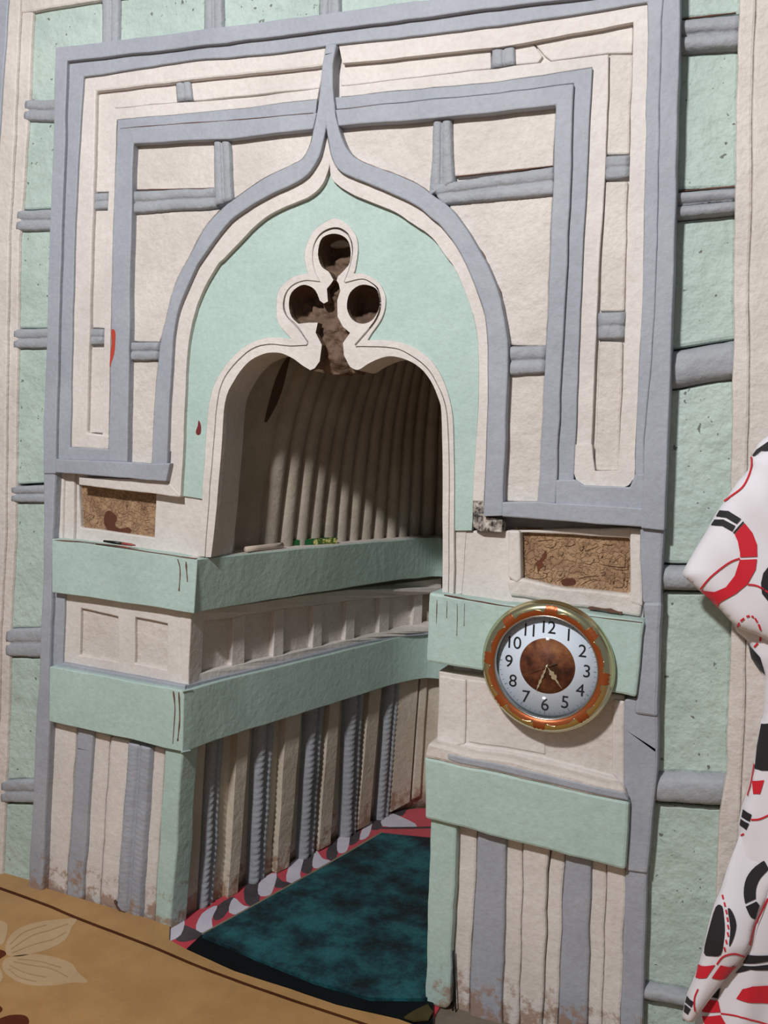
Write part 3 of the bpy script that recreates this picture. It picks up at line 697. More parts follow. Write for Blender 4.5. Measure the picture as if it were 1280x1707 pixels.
for k in range(nr):
    w0 = RIBW * (1 + .1 * math.sin(k * 2.3)); rows = []
    for i in range(27):
        r = []
        for j in range(9):
            c = j / 8; ph = math.sqrt(max(0, 1 - (2 * c - 1) ** 2))
            r.append(vault_pt(s0 + RIBW * (k + c) + .004 * math.sin(i * .5), i / 26 * .985, -.010 + .032 * ph))
        rows.append(r)
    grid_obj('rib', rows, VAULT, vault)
rows = []
for i in range(9):
    v_ = i / 8; wdt = math.sin(math.pi * min(.97, max(.03, v_))) ** .6 * .02
    rows.append([vault_pt(.135 + wdt * (j / 4 - .5) * 2 + .006 * math.sin(v_ * 5), .30 + .17 * v_, .0025) for j in range(5)])
o = grid_obj('damp_stain', rows, plaster('damp_brown', rgb(84, 66, 50), rgb(66, 50, 38), rough=.9), vault); o['label'] = 'dark brown damp stain on the vault'
# close the crown of the vault and the gap behind the face
poly('vault_back', [(-1.5, 1.0), (-1.385, 1.0), (-1.385, 1.9), (-.62, 1.9), (-.62, 1.0), (-.56, 1.0), (-.56, 2.0), (-1.5, 2.0)], -.14, -.2, CREAM, vault, bev=0, ja=0, step=0, world=True)
# level ledge on top of the upper band
lp = offs(B1, .012); lo = offs(B1, .16)
me = bpy.data.meshes.new('ledge'); n = len(lp)
vs = [(x, y, ZB1T + .0015) for x, y in lp] + [(x, y, ZB1T + .0015) for x, y in lo] + [(x, y, ZB1T - .03) for x, y in lp] + [(x, y, ZB1T - .03) for x, y in lo]
fs = []
for i in range(n - 1):
    fs += [(i, i + 1, n + i + 1, n + i), (2 * n + i, 3 * n + i, 3 * n + i + 1, 2 * n + i + 1), (i, 2 * n + i, 2 * n + i + 1, i + 1), (n + i, n + i + 1, 3 * n + i + 1, 3 * n + i)]
fs += [(0, n, 3 * n, 2 * n), (n - 1, 3 * n - 1, 4 * n - 1, 2 * n - 1)]
me.from_pydata(vs, [], fs); me.update(); link('ledge', me, WHITE, NI)

# ------------------------------------------------------------------ right pier
poly('right_pier', [(-.648, -.02), (-.2, -.02), (-.2, 1.03), (-.648, 1.03)], -.06, -.3, WHITE, NI, bev=0, ja=0, step=0, world=True)
poly('plaque_wall', [(738, 880), (790, 884), (836, 885), (1075, 878), (1072, 1036), (768, 1000), (736, 992)], -.042, -.1, WHITE, NI, bev=.005, holes=[[(865, 888), (1051, 897), (1049, 990), (944, 980), (868, 963)]])
poly('plaque_strip', [(846, 884), (866, 885), (868, 965), (860, 972), (846, 962)], -.03, -.06, WHITE, NI, bev=.005)
poly('plaque_strip', [(1051, 880), (1070, 881), (1070, 1012), (1050, 1006)], -.03, -.06, WHITE, NI, bev=.005)
poly('plaque_strip', [(845, 968), (868, 963), (944, 981), (1049, 991), (1068, 1010), (1066, 1030), (950, 1012), (850, 992)], -.032, -.06, WHITE_R, NI, bev=.006, ja=2)
poly('upper_band', [(714, 987), (768, 997), (1074, 1037), (1061, 1162), (811, 1121), (711, 1104)], .004, -.2, GREEN, NI, bev=.006, ja=1.5)
poly('pier_panel', [(731, 1118), (811, 1128), (1042, 1160), (1041, 1320), (727, 1254)], -.03, -.2, WHITE_R, NI, bev=.005)
poly('pier_panel', [(732, 1126), (777, 1133), (775, 1240), (727, 1252)], -.024, -.2, WHITE, NI, bev=.004)
poly('pier_panel', [(727, 1236), (776, 1238), (908, 1262), (1041, 1296), (1041, 1322), (727, 1256)], -.026, -.1, WHITE, NI, bev=.004, ja=1.6)
poly('pier_panel', [(779, 1133), (906, 1152), (908, 1258), (780, 1236)], -.027, -.1, WHITE, NI, bev=.003)
poly('pier_panel', [(1022, 1166), (1042, 1168), (1041, 1312), (1020, 1290)], -.024, -.1, WHITE, NI, bev=.005)
poly('fillet', [(714, 1239), (728, 1242), (1041, 1312), (1050, 1340), (764, 1276), (706, 1267)], .0075, -.2, WHITE_R, NI, bev=.008, ja=3)
poly('fillet', [(745, 1255), (1041, 1321), (1049, 1337), (764, 1272), (745, 1266)], .0095, -.1, GREY, NI, bev=.004, ja=1.5)
poly('lower_band', [(706, 1263), (764, 1274), (1050, 1338), (1043, 1451), (708, 1366)], .006, -.2, GREEN, NI, bev=.007, ja=1.5)
# outer grey strip of the right pier, in three lengths
poly('edge_strip', [(1066, 878), (1107, 880), (1102, 1010), (1070, 1006)], -.012, -.1, GREY, NI, bev=.006)
poly('edge_strip', [(1070, 1004), (1103, 1004), (1096, 1196), (1056, 1190), (1061, 1160), (1073, 1036)], -.008, -.1, GREY, NI, bev=.008, ja=1.6)
poly('edge_strip', [(1040, 1166), (1060, 1162), (1097, 1190), (1096, 1280), (1079, 1458), (1042, 1452), (1050, 1338), (1040, 1318)], -.014, -.1, GREY, NI, bev=.006)
poly('edge_strip', [(1042, 1450), (1079, 1454), (1071, 1720), (1066, 1800), (1026, 1790), (1034, 1707)], -.02, -.1, GREY, NI, bev=.006)
poly('corner_post', [(717, 1362), (761, 1372), (750, 1677), (742, 1684), (714, 1676), (708, 1668)], -.01, -.2, GREEN, NI, bev=.007, ja=1.5)
for (a, b, c, d, dp, m) in [(762, 796, 756, 782, -.034, WHITE), (796, 845, 782, 836, -.024, GREY), (845, 872, 836, 866, -.034, WHITE), (872, 914, 866, 903, -.026, WHITE), (917, 942, 904, 929, -.036, WHITE), (942, 986, 929, 979, -.024, GREY), (986, 1012, 979, 1004, -.034, WHITE), (1012, 1044, 1004, 1035, -.028, WHITE)]:
    yt = lambda x: 1368 + (x - 708) * .248 - 6
    k = (1790 - 1400) / 305
    poly('strip', [(a, yt(a)), (b, yt(b)), (b + (d - b) * k, 1790), (a + (c - a) * k, 1790)], dp, -.2, m, NI, bev=.006, ja=1.6)
o = poly('pier_foot', [(706, 1672), (752, 1680), (790, 1706), (790, 1760), (700, 1740)], -.03, -.1, MUD, NI, bev=.008, ja=3)
o['label'] = 'bare brown mud foot of the green corner post'

# ------------------------------------------------------------------ carved terracotta plaques (recessed, worn lettering in relief)
def plaque(px, d, strokes, name='plaque'):
    o = poly(name, px, d, d - .03, TERRA, NI, bev=0)
    for st_, r_ in strokes:
        pts = [WP(x, y, d + .0006) for x, y in cr(st_, 4)]
        t = tube('carved_letter', [(p.x, p.y, p.z) for p in pts], [r_ * (.6 if i in (0, len(pts) - 1) else 1) for i in range(len(pts))], TERRA, o, n=6)
    return o
K = lambda L: [(830 + x * .1953, 870 + y * .1953) for x, y in L]
RS = [K(a) for a in (
    [(845, 270), (855, 330), (890, 358), (1000, 375), (1075, 380), (1082, 320), (1078, 255)], [(885, 210), (890, 270), (885, 310)], [(950, 340), (960, 310), (985, 340), (1010, 300), (1020, 340)],
    [(1120, 300), (1105, 340), (1108, 395), (1050, 405), (970, 390)], [(985, 430), (990, 490), (985, 545), (1030, 555), (1065, 540), (1080, 440), (1050, 430)], [(1095, 440), (1105, 500), (1085, 560)],
    [(960, 480), (955, 530)], [(705, 320), (740, 345), (790, 355), (820, 320), (800, 300)], [(440, 290), (445, 360), (455, 430), (455, 510)], [(440, 290), (470, 290)],
    [(340, 160), (400, 150), (480, 150), (490, 190), (450, 215), (400, 205)], [(560, 195), (620, 200), (660, 180), (680, 205), (710, 240), (730, 210), (720, 170)],
    [(225, 440), (270, 470), (340, 480), (400, 470), (415, 435), (380, 425)], [(500, 500), (545, 475), (570, 450)], [(700, 540), (760, 500), (830, 485), (870, 500)], [(690, 475), (740, 465), (800, 455), (860, 460)],
    [(510, 435), (525, 455), (545, 430)], [(740, 245), (790, 225), (850, 205)], [(760, 160), (775, 195)], [(890, 185), (930, 190), (975, 190)], [(1045, 260), (1050, 235)], [(300, 420), (315, 370), (330, 330)],
    [(390, 420), (400, 380), (385, 340)], [(520, 270), (540, 285), (555, 260), (535, 245)], [(215, 160), (240, 150), (255, 175), (235, 190)], [(870, 430), (905, 425), (910, 445), (880, 455)], [(235, 230), (220, 270), (235, 310)])]
p = plaque([(858, 880), (1058, 890), (1056, 1000), (860, 975)], -.056, [(s, .0021) for s in RS])
p['label'] = 'brown plaque with carved lettering in relief'
Q = lambda L: [(110 + x * .1406, 780 + y * .1406) for x, y in L]
LS = [Q(a) for a in (
    [(460, 430), (520, 470), (560, 500)], [(610, 500), (660, 540), (700, 545)], [(265, 600), (300, 610), (330, 570), (300, 540), (265, 560)], [(340, 640), (370, 655), (375, 625)], [(600, 320), (630, 330), (640, 370)],
    [(890, 470), (930, 490), (920, 440), (890, 430)], [(950, 370), (1000, 365), (1050, 370)], [(890, 540), (930, 560), (950, 540)], [(980, 720), (930, 730), (900, 700)], [(870, 615), (890, 610)], [(720, 410), (725, 450), (715, 470)],
    [(670, 320), (690, 345), (715, 350)], [(280, 340), (300, 370), (285, 410)], [(850, 400), (880, 390), (895, 410)], [(780, 650), (800, 665), (810, 640)], [(930, 620), (1000, 610)], [(400, 400), (430, 430)], [(640, 620), (660, 650), (650, 680)])]
p = plaque([(124, 800), (266, 820), (262, 902), (127, 884)], -.064, [(s, .0016) for s in LS])
p['label'] = 'worn brown plaque with a dark rusty stain'
STAIN = plaster('rust_stain', rgb(104, 58, 36), rgb(78, 42, 28), rough=.9, bs=2)
poly('stain', cr(Q([(500, 510), (560, 540), (600, 590), (580, 680), (640, 720), (730, 700), (770, 740), (720, 800), (640, 780), (540, 765), (480, 720), (450, 640), (460, 560)]), 3, True), -.0628, -.066, STAIN, NI, bev=0)
poly('stain', cr(K([(540, 490), (600, 480), (650, 490), (660, 530), (600, 545), (545, 535)]), 3, True), -.0548, -.058, STAIN, NI, bev=0)
poly('stain', cr(K([(310, 310), (345, 330), (400, 250), (405, 300), (380, 340), (395, 370), (350, 400), (340, 430), (325, 370)]), 3, True), -.0548, -.058, STAIN, NI, bev=0)

# ------------------------------------------------------------------ cracks, gaps and paint marks of the niche
def crack(pts, wpx, d, mat=CRACK):
    a = cr(pts, 4); L = []; Rr = []
    for i, p in enumerate(a):
        q0 = a[max(0, i - 1)]; q1 = a[min(len(a) - 1, i + 1)]; tx, ty = q1[0] - q0[0], q1[1] - q0[1]; l = math.hypot(tx, ty) or 1
        ww = wpx * (.25 + .75 * abs(noise.noise(Vector((i * .7, pts[0][0], 0)))) * 1.6) * .5
        L.append((p[0] - ty / l * ww, p[1] + tx / l * ww)); Rr.append((p[0] + ty / l * ww, p[1] - tx / l * ww))
    return poly('crack', L + list(reversed(Rr)), d, d - .006, mat, NI, bev=0, ja=.5, step=.015)
crack([(563, 212), (573, 236), (590, 260), (617, 275), (657, 290), (698, 308), (724, 328)], 3, -.0308)
crack([(750, 347), (778, 381), (802, 421), (819, 451), (837, 502), (846, 560)], 6, -.0305)
crack([(760, 294), (840, 286), (921, 276)], 3, -.030)
crack([(226, 316), (290, 315), (355, 313)], 3, -.030)
crack([(200, 214), (300, 206), (400, 199), (522, 188)], 1.6, -.0092)
crack([(562, 182), (700, 169), (830, 156)], 2, -.0092)
crack([(89, 900), (160, 906), (240, 919), (327, 932)], 2.5, .0045)
crack([(740, 992), (800, 1003), (900, 1018), (1070, 1038)], 3, .0046)
crack([(980, 1014), (1010, 1017), (1036, 1023)], 8, -.028)
crack([(190, 1501), (200, 1519), (230, 1536)], 5, -.012)
for q in ([(728, 1000), (727, 1040)], [(745, 1002), (744, 1030)], [(762, 1006), (761, 1060)], [(774, 1006), (773, 1044)]): crack(q, 1.6, .0052)
for q in ([(296, 932), (300, 950), (298, 985)], [(310, 936), (312, 970)], [(288, 1152), (291, 1185), (288, 1240)], [(297, 1154), (299, 1200), (296, 1235)]): crack(q, 3.5, .0052)
for q in ([(1136, 31), (1180, 26), (1226, 21)], [(1134, 319), (1180, 314), (1224, 310)]): crack(q, 5, DR + .001)
RED = simple('red_paint', rgb(176, 62, 44), .5)
poly('paint_mark', cr([(186, 549), (192, 552), (192, 570), (190, 590), (186, 604), (183, 612), (184, 590), (186, 570)], 3, True), -.0094, -.0115, RED, NI, bev=0)
poly('paint_mark', cr([(331, 701), (334, 708), (334, 722), (329, 725), (326, 720), (329, 710)], 3, True), -.033, -.036, simple('dark_red_paint', rgb(110, 34, 36), .5), NI, bev=0)
poly('paint_mark', [(277, 756), (285, 752), (284, 772), (278, 774)], -.019, -.022, simple('dark_grey_mark', rgb(86, 86, 100), .6), NI, bev=0)

# ------------------------------------------------------------------ floor coverings
def flat(name, pts, z0, z1, mat, parent=None, bev=0.0, ja=.6, step=.04):
    """closed slab on the floor from (x, y) points"""
    P = resample(pts, step) if step else pts
    if ja: P = [jit(x, y, ja) for x, y in P]
    n = len(P); tri = tessellate_polygon([[Vector((x, y, 0)) for x, y in P]])
    vs = [(x, y, z1) for x, y in P] + [(x, y, z0) for x, y in P]
    fs = [tuple(t) for t in tri] + [tuple(i + n for i in reversed(t)) for t in tri] + [(i, (i + 1) % n, (i + 1) % n + n, i + n) for i in range(n)]
    me = bpy.data.meshes.new(name); me.from_pydata(vs, [], fs); me.update()
    bm = bmesh.new(); bm.from_mesh(me); bmesh.ops.recalc_face_normals(bm, faces=bm.faces); bm.to_mesh(me); bm.free()
    o = link(name, me, mat, parent)
    if bev: bevel(o, bev)
    return o
def fpx(L, z): return [(v.x, v.y) for v in (ZP(x, y, z) for x, y in L)]
def cloth_mat(name, c, c2, scale=420, bump=.5, sheen=.3, big=9):
    k = NT(name); sheen = 0 if max(c[:3]) < .12 else sheen
    col = k.mix(k.ramp(k.noise(big, 5, .65), [(.38, BW(0)), (.62, BW(1))]), c, c2)
    f = k.noise(scale, 3, .7); col = k.mix(k.ramp(f, [(.35, BW(.35)), (.6, BW(0))]), col, (c[0] * .5, c[1] * .5, c[2] * .5, 1))
    k.b.inputs['Specular IOR Level'].default_value = .15
    k.l(col, k.b.inputs['Base Color']); k.b.inputs['Roughness'].default_value = .9; k.b.inputs['Sheen Weight'].default_value = sheen
    b = k.bump(f, bump, .002); k.l(b.outputs[0], k.b.inputs['Normal']); return k.m
BEIGE = cloth_mat('beige_carpet', rgb(176, 132, 74), rgb(164, 120, 64))
BROWN = cloth_mat('brown_print', rgb(84, 46, 20), rgb(70, 36, 16))
PETAL = cloth_mat('petal_print', rgb(188, 156, 116), rgb(180, 146, 104))
MAROON = cloth_mat('maroon_print', rgb(96, 44, 24), rgb(84, 36, 20))
CZ = .014
edge = [(282, 1566), (312, 1583), (391, 1619), (485, 1649), (560, 1675), (665, 1699), (700, 1712)]
E2 = fpx(edge, CZ)
carpet = flat('carpet', [(-3.1, .085), (-1.90, .085), (-1.86, .02), (-1.42, .016)] + E2 + [(-.45, -.09), (1.2, -.1), (1.2, -3.6), (-3.1, -3.6)], 0, CZ, BEIGE, None, bev=.004)
tag(carpet, 'beige carpet with pale flower print and a thin brown border line', 'carpet')
def ribbon_floor(name, px, wpx, z, mat, parent, th=.0008):
    a = cr(px, 6); A = []; B = []
    for i, p in enumerate(a):
        q0 = a[max(0, i - 1)]; q1 = a[min(len(a) - 1, i + 1)]; tx, ty = q1[0] - q0[0], q1[1] - q0[1]; l = math.hypot(tx, ty) or 1
        A.append((p[0] - ty / l * wpx / 2, p[1] + tx / l * wpx / 2)); B.append((p[0] + ty / l * wpx / 2, p[1] - tx / l * wpx / 2))
    return flat(name, fpx(A + list(reversed(B)), z), z - .002, z + th, mat, parent, ja=.4, step=.02)
ribbon_floor('border_line', [(-30, 1470), (0, 1481), (80, 1510), (129, 1531), (250, 1577), (330, 1611), (450, 1655), (600, 1705), (660, 1724)], 4.2, CZ, BROWN, carpet)
F8 = lambda L: [(x * .2031, 1420 + y * .2031) for x, y in L]
for pt in ([(50, 840), (60, 730), (140, 640), (280, 585), (460, 558), (625, 552), (590, 620), (540, 720), (420, 790), (290, 830), (150, 860)],
           [(40, 880), (160, 850), (320, 842), (480, 875), (590, 920), (640, 990), (720, 1070), (600, 1075), (460, 1095), (290, 1100), (170, 1075), (70, 1020), (20, 960)],
           [(-120, 560), (0, 565), (60, 600), (55, 680), (20, 760), (-60, 740)], [(-160, 940), (0, 960), (15, 1060), (-80, 1100)]):
    flat('petal_print', fpx(cr(F8(pt), 4, True), CZ), CZ - .002, CZ + .0007, PETAL, carpet, ja=0, step=0)
VEIN = cloth_mat('petal_vein', rgb(164, 128, 86), rgb(156, 120, 78))
for pt in ([(90, 800), (260, 690), (420, 640), (560, 590)], [(100, 830), (280, 760), (430, 720), (540, 660)], [(80, 760), (200, 660), (380, 600)], [(110, 900), (250, 930), (420, 960), (560, 1030)], [(150, 880), (320, 900), (500, 950)], [(80, 930), (200, 990), (380, 1030)], [(70, 960), (160, 1030), (300, 1065)]):
    ribbon_floor('petal_vein', F8(pt), 1.4, CZ + .0008, VEIN, carpet, th=.0004)
for pt in ([(-80, 800), (20, 810), (50, 835), (30, 860), (-60, 900)], [(-30, 1390), (40, 1355), (110, 1340), (200, 1345), (235, 1380), (220, 1430), (100, 1470), (-30, 1450)], [(-40, 1270), (0, 1268), (20, 1295), (0, 1320), (-40, 1320)]):
    flat('seed_print', fpx(cr(F8(pt), 4, True), CZ), CZ - .002, CZ + .001, MAROON, carpet, ja=0, step=0)

# red, white and grey mat lining the alcove floor
MZ = .005
mat_red = cloth_mat('mat_red', rgb(196, 34, 58), rgb(180, 28, 50), scale=600, big=4)
mat_pts = [(x, max(y, -.06)) for x, y in offs(IP, .055)]
mat = flat('floor_mat', [(-1.41, -.07)] + [p for p in mat_pts if p[1] > -.02] + [(-.63, -.12)], .0005, MZ, mat_red, None, ja=.3)
tag(mat, 'red mat with white and grey shapes lining the niche floor under the dark teal rug', 'mat')
C2 = lambda L: [(260 + x * .375, 1300 + y * .375) for x, y in L]
MW = cloth_mat('mat_white', rgb(206, 200, 214), rgb(190, 184, 200), scale=600); MG = cloth_mat('mat_grey', rgb(84, 76, 80), rgb(66, 60, 64), scale=600)
for L in ([(205, 595), (272, 560), (248, 620), (250, 680), (178, 668)], [(345, 525), (390, 560), (450, 570), (400, 598), (325, 590)], [(465, 445), (535, 415), (520, 490), (500, 515), (455, 510)], [(600, 370), (655, 345), (640, 420), (650, 460), (580, 450)],
          [(710, 315), (740, 350), (775, 362), (735, 390), (695, 385)], [(815, 240), (860, 225), (855, 300), (835, 325), (805, 315)], [(925, 205), (960, 185), (945, 250), (905, 265)], [(1030, 150), (1090, 165), (1160, 208), (1005, 205)], [(60, 640), (125, 620), (110, 690), (50, 715)]):
    flat('white_print', fpx(cr(C2(L), 3, True), MZ), MZ - .002, MZ + .0008, MW, mat, ja=0, step=0)
for L in ([(120, 650), (160, 660), (215, 690), (130, 720), (85, 705)], [(275, 560), (350, 520), (300, 610), (255, 620)], [(395, 475), (455, 455), (455, 555), (400, 550)], [(530, 420), (560, 450), (620, 465), (530, 480)], [(660, 345), (705, 320), (690, 410), (645, 405)],
          [(765, 300), (810, 265), (800, 350), (760, 350)], [(865, 230), (905, 215), (900, 270), (860, 290)], [(960, 190), (1020, 150), (1000, 215), (955, 220)], [(1030, 140), (1110, 115), (1095, 160)]):
    flat('grey_print', fpx(cr(C2(L), 3, True), MZ), MZ - .002, MZ + .0007, MG, mat, ja=0, step=0)
ribbon_floor('hem', C2([(1000, 215), (1110, 214), (1225, 212)]), 3, MZ, MG, mat)

# teal velvet rug
k = NT('teal_velvet')
n1 = k.noise(6.5, 7, .7); n2 = k.noise(300, 3, .7)
c = k.ramp(n1, [(.37, rgb(5, 18, 22)), (.47, rgb(14, 60, 68)), (.6, rgb(38, 104, 110))])
c = k.mix(k.ramp(n2, [(.3, BW(.5)), (.65, BW(0))]), c, rgb(4, 14, 18))
k.l(c, k.b.inputs['Base Color']); k.b.inputs['Roughness'].default_value = .85; k.b.inputs['Sheen Weight'].default_value = .05; k.b.inputs['Specular IOR Level'].default_value = .1
bb = k.bump(n2, .7, .004); b2 = k.bump(n1, .4, .02); k.l(bb.outputs[0], b2.inputs['Normal']); k.l(b2.outputs[0], k.b.inputs['Normal'])
RZ = .022
rug = flat('prayer_rug', fpx([(337, 1558), (400, 1520), (484, 1476), (560, 1433), (637, 1388), (676, 1392), (716, 1396), (742, 1399), (722, 1662), (706, 1664), (616, 1663), (522, 1635), (429, 1597)], RZ), MZ, RZ, k.m, None, bev=.006)
tag(rug, 'dark teal velvet prayer rug lying in the niche', 'rug')
flat('black_border', fpx([(337, 1558), (429, 1596), (522, 1634), (616, 1662), (706, 1663), (722, 1664), (722, 1704), (700, 1706), (665, 1698), (560, 1674), (485, 1648), (391, 1618), (311, 1582)], .012), MZ, .0135, cloth_mat('black_velvet', rgb(14, 20, 22), rgb(8, 12, 14)), rug, bev=.004)
ribbon_floor('rug_edge', [(337, 1557), (484, 1475), (560, 1432), (637, 1387)], 2.2, RZ, cloth_mat('olive_edge', rgb(120, 112, 88), rgb(100, 92, 70)), rug)
flat('gold_fringe', fpx([(676, 1696), (694, 1682), (712, 1674), (722, 1686), (716, 1700), (692, 1702)], .02), .017, .021, cloth_mat('gold_fringe', rgb(78, 68, 38), rgb(58, 50, 28)), rug, ja=2, step=.008)

# ------------------------------------------------------------------ wall clock
GOLD = simple('clock_gold', (.62, .58, .36, 1), .22, 1.0)
ORANGE = simple('clock_copper', (.34, .085, .022, 1), .38, .5)
DIAL = simple('clock_dial', rgb(212, 222, 236), .7)
INK = simple('clock_ink', rgb(18, 20, 26), .5)
k = NT('clock_marble'); c = k.ramp(k.noise(22, 5, .7), [(.35, rgb(62, 34, 24)), (.5, rgb(106, 62, 42)), (.68, rgb(146, 96, 58))]); k.l(c, k.b.inputs['Base Color']); k.b.inputs['Roughness'].default_value = .6; k.b.inputs['Specular IOR Level'].default_value = .2; MARB = k.m
HANDM = simple('clock_hand', (.75, .68, .5, 1), .3, .8)
cc = WP(911, 1111, .02)
clock = empty('wall_clock', (cc.x, -.006, cc.z))
tag(clock, 'round gold-rimmed wall clock with copper ornaments hung on the right pier', 'clock')
# local axes: X right, Z up, front along -Y
def lathe(name, prof, mat, n=96, parent=clock):
    vs = []; fs = []; m = len(prof)
    for i in range(n):
        a = 2 * math.pi * i / n
        for r_, h in prof: vs.append((r_ * math.sin(a), -h, r_ * math.cos(a)))
    for i in range(n):
        for j in range(m - 1):
            a, b = i * m + j, ((i + 1) % n) * m + j; fs.append((a, b, b + 1, a + 1))
    me = bpy.data.meshes.new(name); me.from_pydata(vs, [], fs); me.update()
    bm = bmesh.new(); bm.from_mesh(me); bmesh.ops.remove_doubles(bm, verts=bm.verts, dist=1e-6); bmesh.ops.recalc_face_normals(bm, faces=bm.faces); bm.to_mesh(me); bm.free()
    return link(name, me, mat, parent, smooth=True)
RIM = [(.1482, 0), (.1496, .006), (.1496, .011), (.1475, .013), (.1465, .015), (.1448, .020), (.141, .0265), (.135, .0305), (.128, .0315), (.121, .030), (.1165, .027)]
lathe('rim', [(.10, 0)] + RIM + [(.1165, .02), (.1165, .003), (.10, .003), (.10, 0)], GOLD)
lathe('bezel', [(.1175, .026), (.1172, .0295), (.1155, .030), (.114, .028), (.1138, .006), (.1175, .006), (.1175, .026)], simple('bezel_silver', (.55, .54, .50, 1), .25, 1.0))
def rimh(r_):
    P = list(reversed(RIM))
    for a, b in zip(P[:-1], P[1:]):
        if a[0] <= r_ <= b[0]: return a[1] + (b[1] - a[1]) * (r_ - a[0]) / max(1e-6, b[0] - a[0])
    return 0
def rout(deg):
    u = ((deg + 22.5) % 45) - 22.5; a = abs(u)
    if a < 5.5:                   # three-pointed crown
        return .1385 + (.004 * (1 - abs(a - 3.9) / 1.6) if a > 2.3 else .0025 * (1 - a / 2.3))
    if a < 6.6: return .1385 - .015 * (a - 5.5) / 1.1
    return .1235 + .0062 * math.sin(min(1, (a - 6.6) / 12) * math.pi * .62)
rows = []
for i in range(0, 721):
    i = i / 2; ro = rout(i - 3.0); r = []
    for j in range(7):
        rr = .1172 + (ro - .1172) * j / 6; a = math.radians(i); r.append((rr * math.sin(a), -(rimh(rr) + .0011), rr * math.cos(a)))
    rows.append(r)
grid_obj('copper_ornament', rows, ORANGE, clock)
for j in range(8):                # gilt leaf curls beside the ornaments
    for sgn in (-1, 1):
        pts = []
        for t in range(9):
            dg = 45 * j + 3 + sgn * (6.5 + t * 1.4); rr = rout(dg - 3.0) + .0008; a = math.radians(dg); pts.append((rr * math.sin(a), -(rimh(rr) + .0012), rr * math.cos(a)))
        tube('leaf_curl', pts, [.0003] + [.0011] * 7 + [.0003], GOLD, clock, n=6)
dial = lathe('dial', [(0, .008), (.1142, .008), (.1142, .005), (0, .005)], DIAL)
lathe('centre_disc', [(0, .0088), (.0625, .0088), (.0625, .0075)], MARB)
for i in range(60):
    a = math.radians(i * 6); L = .0045 if i % 5 else .007; r1 = .110
    s_, c_ = math.sin(a), math.cos(a); wd = .0003 if i % 5 else .0005
    vs = []
    for rr, sg in ((r1 - L, -1), (r1, -1), (r1, 1), (r1 - L, 1)): vs.append((rr * s_ + sg * wd * c_, -.0083, rr * c_ - sg * wd * s_))
    me = bpy.data.meshes.new('minute_mark'); me.from_pydata(vs, [], [(0, 1, 2, 3)]); me.update(); link('minute_mark', me, INK, dial)
def text_mesh(name, body, size, mat, parent, x, z, yy):
    cu = bpy.data.curves.new(name, 'FONT'); cu.body = body; cu.size = size; cu.align_x = 'CENTER'; cu.align_y = 'CENTER'; cu.extrude = .0002; cu.offset = 0; cu.space_character = .92
    t = bpy.data.objects.new('tmp', cu); COL.objects.link(t); bpy.context.view_layer.update()
    me = bpy.data.meshes.new_from_object(t.evaluated_get(bpy.context.evaluated_depsgraph_get()))
    bpy.data.objects.remove(t); bpy.data.curves.remove(cu)
    xs = [v.co.x for v in me.vertices]; ys = [v.co.y for v in me.vertices]; mx, my = (min(xs) + max(xs)) / 2, (min(ys) + max(ys)) / 2
    for v in me.vertices: v.co = Vector((x + v.co.x - mx, yy - v.co.z, z + v.co.y - my))
    me.name = name
    return link(name, me, mat, parent)
for h in range(1, 13):
    a = math.radians(h * 30); text_mesh('numeral', str(h), .040, INK, dial, .088 * math.sin(a), .088 * math.cos(a), -.0086)
def hand(name, ang, L, prof, y, mat):
    a = math.radians(ang); s_, c_ = math.sin(a), math.cos(a); lf = []; rt = []
    P = [(t * L, w_) for t, w_ in prof]
    pts = [(r_, w_) for r_, w_ in P] + [(r_, -w_) for r_, w_ in reversed(P)]
    vs = [(r_ * s_ + w_ * c_, y, r_ * c_ - w_ * s_) for r_, w_ in pts] + [(r_ * s_ + w_ * c_, y + .0006, r_ * c_ - w_ * s_) for r_, w_ in pts]
    n = len(pts); tri = tessellate_polygon([[Vector((r_, w_, 0)) for r_, w_ in pts]])
    fs = [tuple(t) for t in tri] + [tuple(i + n for i in reversed(t)) for t in tri] + [(i, (i + 1) % n, (i + 1) % n + n, i + n) for i in range(n)]
    me = bpy.data.meshes.new(name); me.from_pydata(vs, [], fs); me.update()
    bm = bmesh.new(); bm.from_mesh(me); bmesh.ops.recalc_face_normals(bm, faces=bm.faces); bm.to_mesh(me); bm.free()
    return link(name, me, mat, clock)
hand('hour_hand', 142, .058, [(-.05, .0012), (.15, .001), (.25, .003), (.32, .0065), (.4, .0035), (.46, .007), (.54, .0055), (.6, .0018), (.72, .0022), (.8, .0009), (1, .0003)], -.0115, HANDM)
hand('minute_hand', 199.5, .063, [(-.08, .0012), (.12, .001), (.22, .0028), (.3, .0014), (.4, .0030), (.5, .0014), (.62, .0032), (.72, .0014), (.8, .0024), (.88, .0008), (1, .0003)], -.013, HANDM)
hand('second_hand', 244, .05, [(-.5, .0014), (-.3, .0012), (0, .0007), (1, .0002)], -.0142, simple('second_hand', rgb(70, 58, 44), .5))
lathe('hub', [(0, .0162), (.002, .0158), (.0028, .0145), (.0028, .009)], HANDM, 16)
g = bpy.data.materials.new('clock_glass'); g.use_nodes = True; t = g.node_tree; t.nodes.remove(t.nodes['Principled BSDF'])
tr = t.nodes.new('ShaderNodeBsdfTransparent'); gl = t.nodes.new('ShaderNodeBsdfGlossy'); gl.inputs['Roughness'].default_value = .08
mx = t.nodes.new('ShaderNodeMixShader')
mx.inputs[0].default_value = .005; t.links.new(tr.outputs[0], mx.inputs[1]); t.links.new(gl.outputs[0], mx.inputs[2]); t.links.new(mx.outputs[0], t.nodes['Material Output'].inputs[0])
lathe('glass', [(0, .0215), (.1139, .0215), (.1139, .0225), (0, .0225)], g)

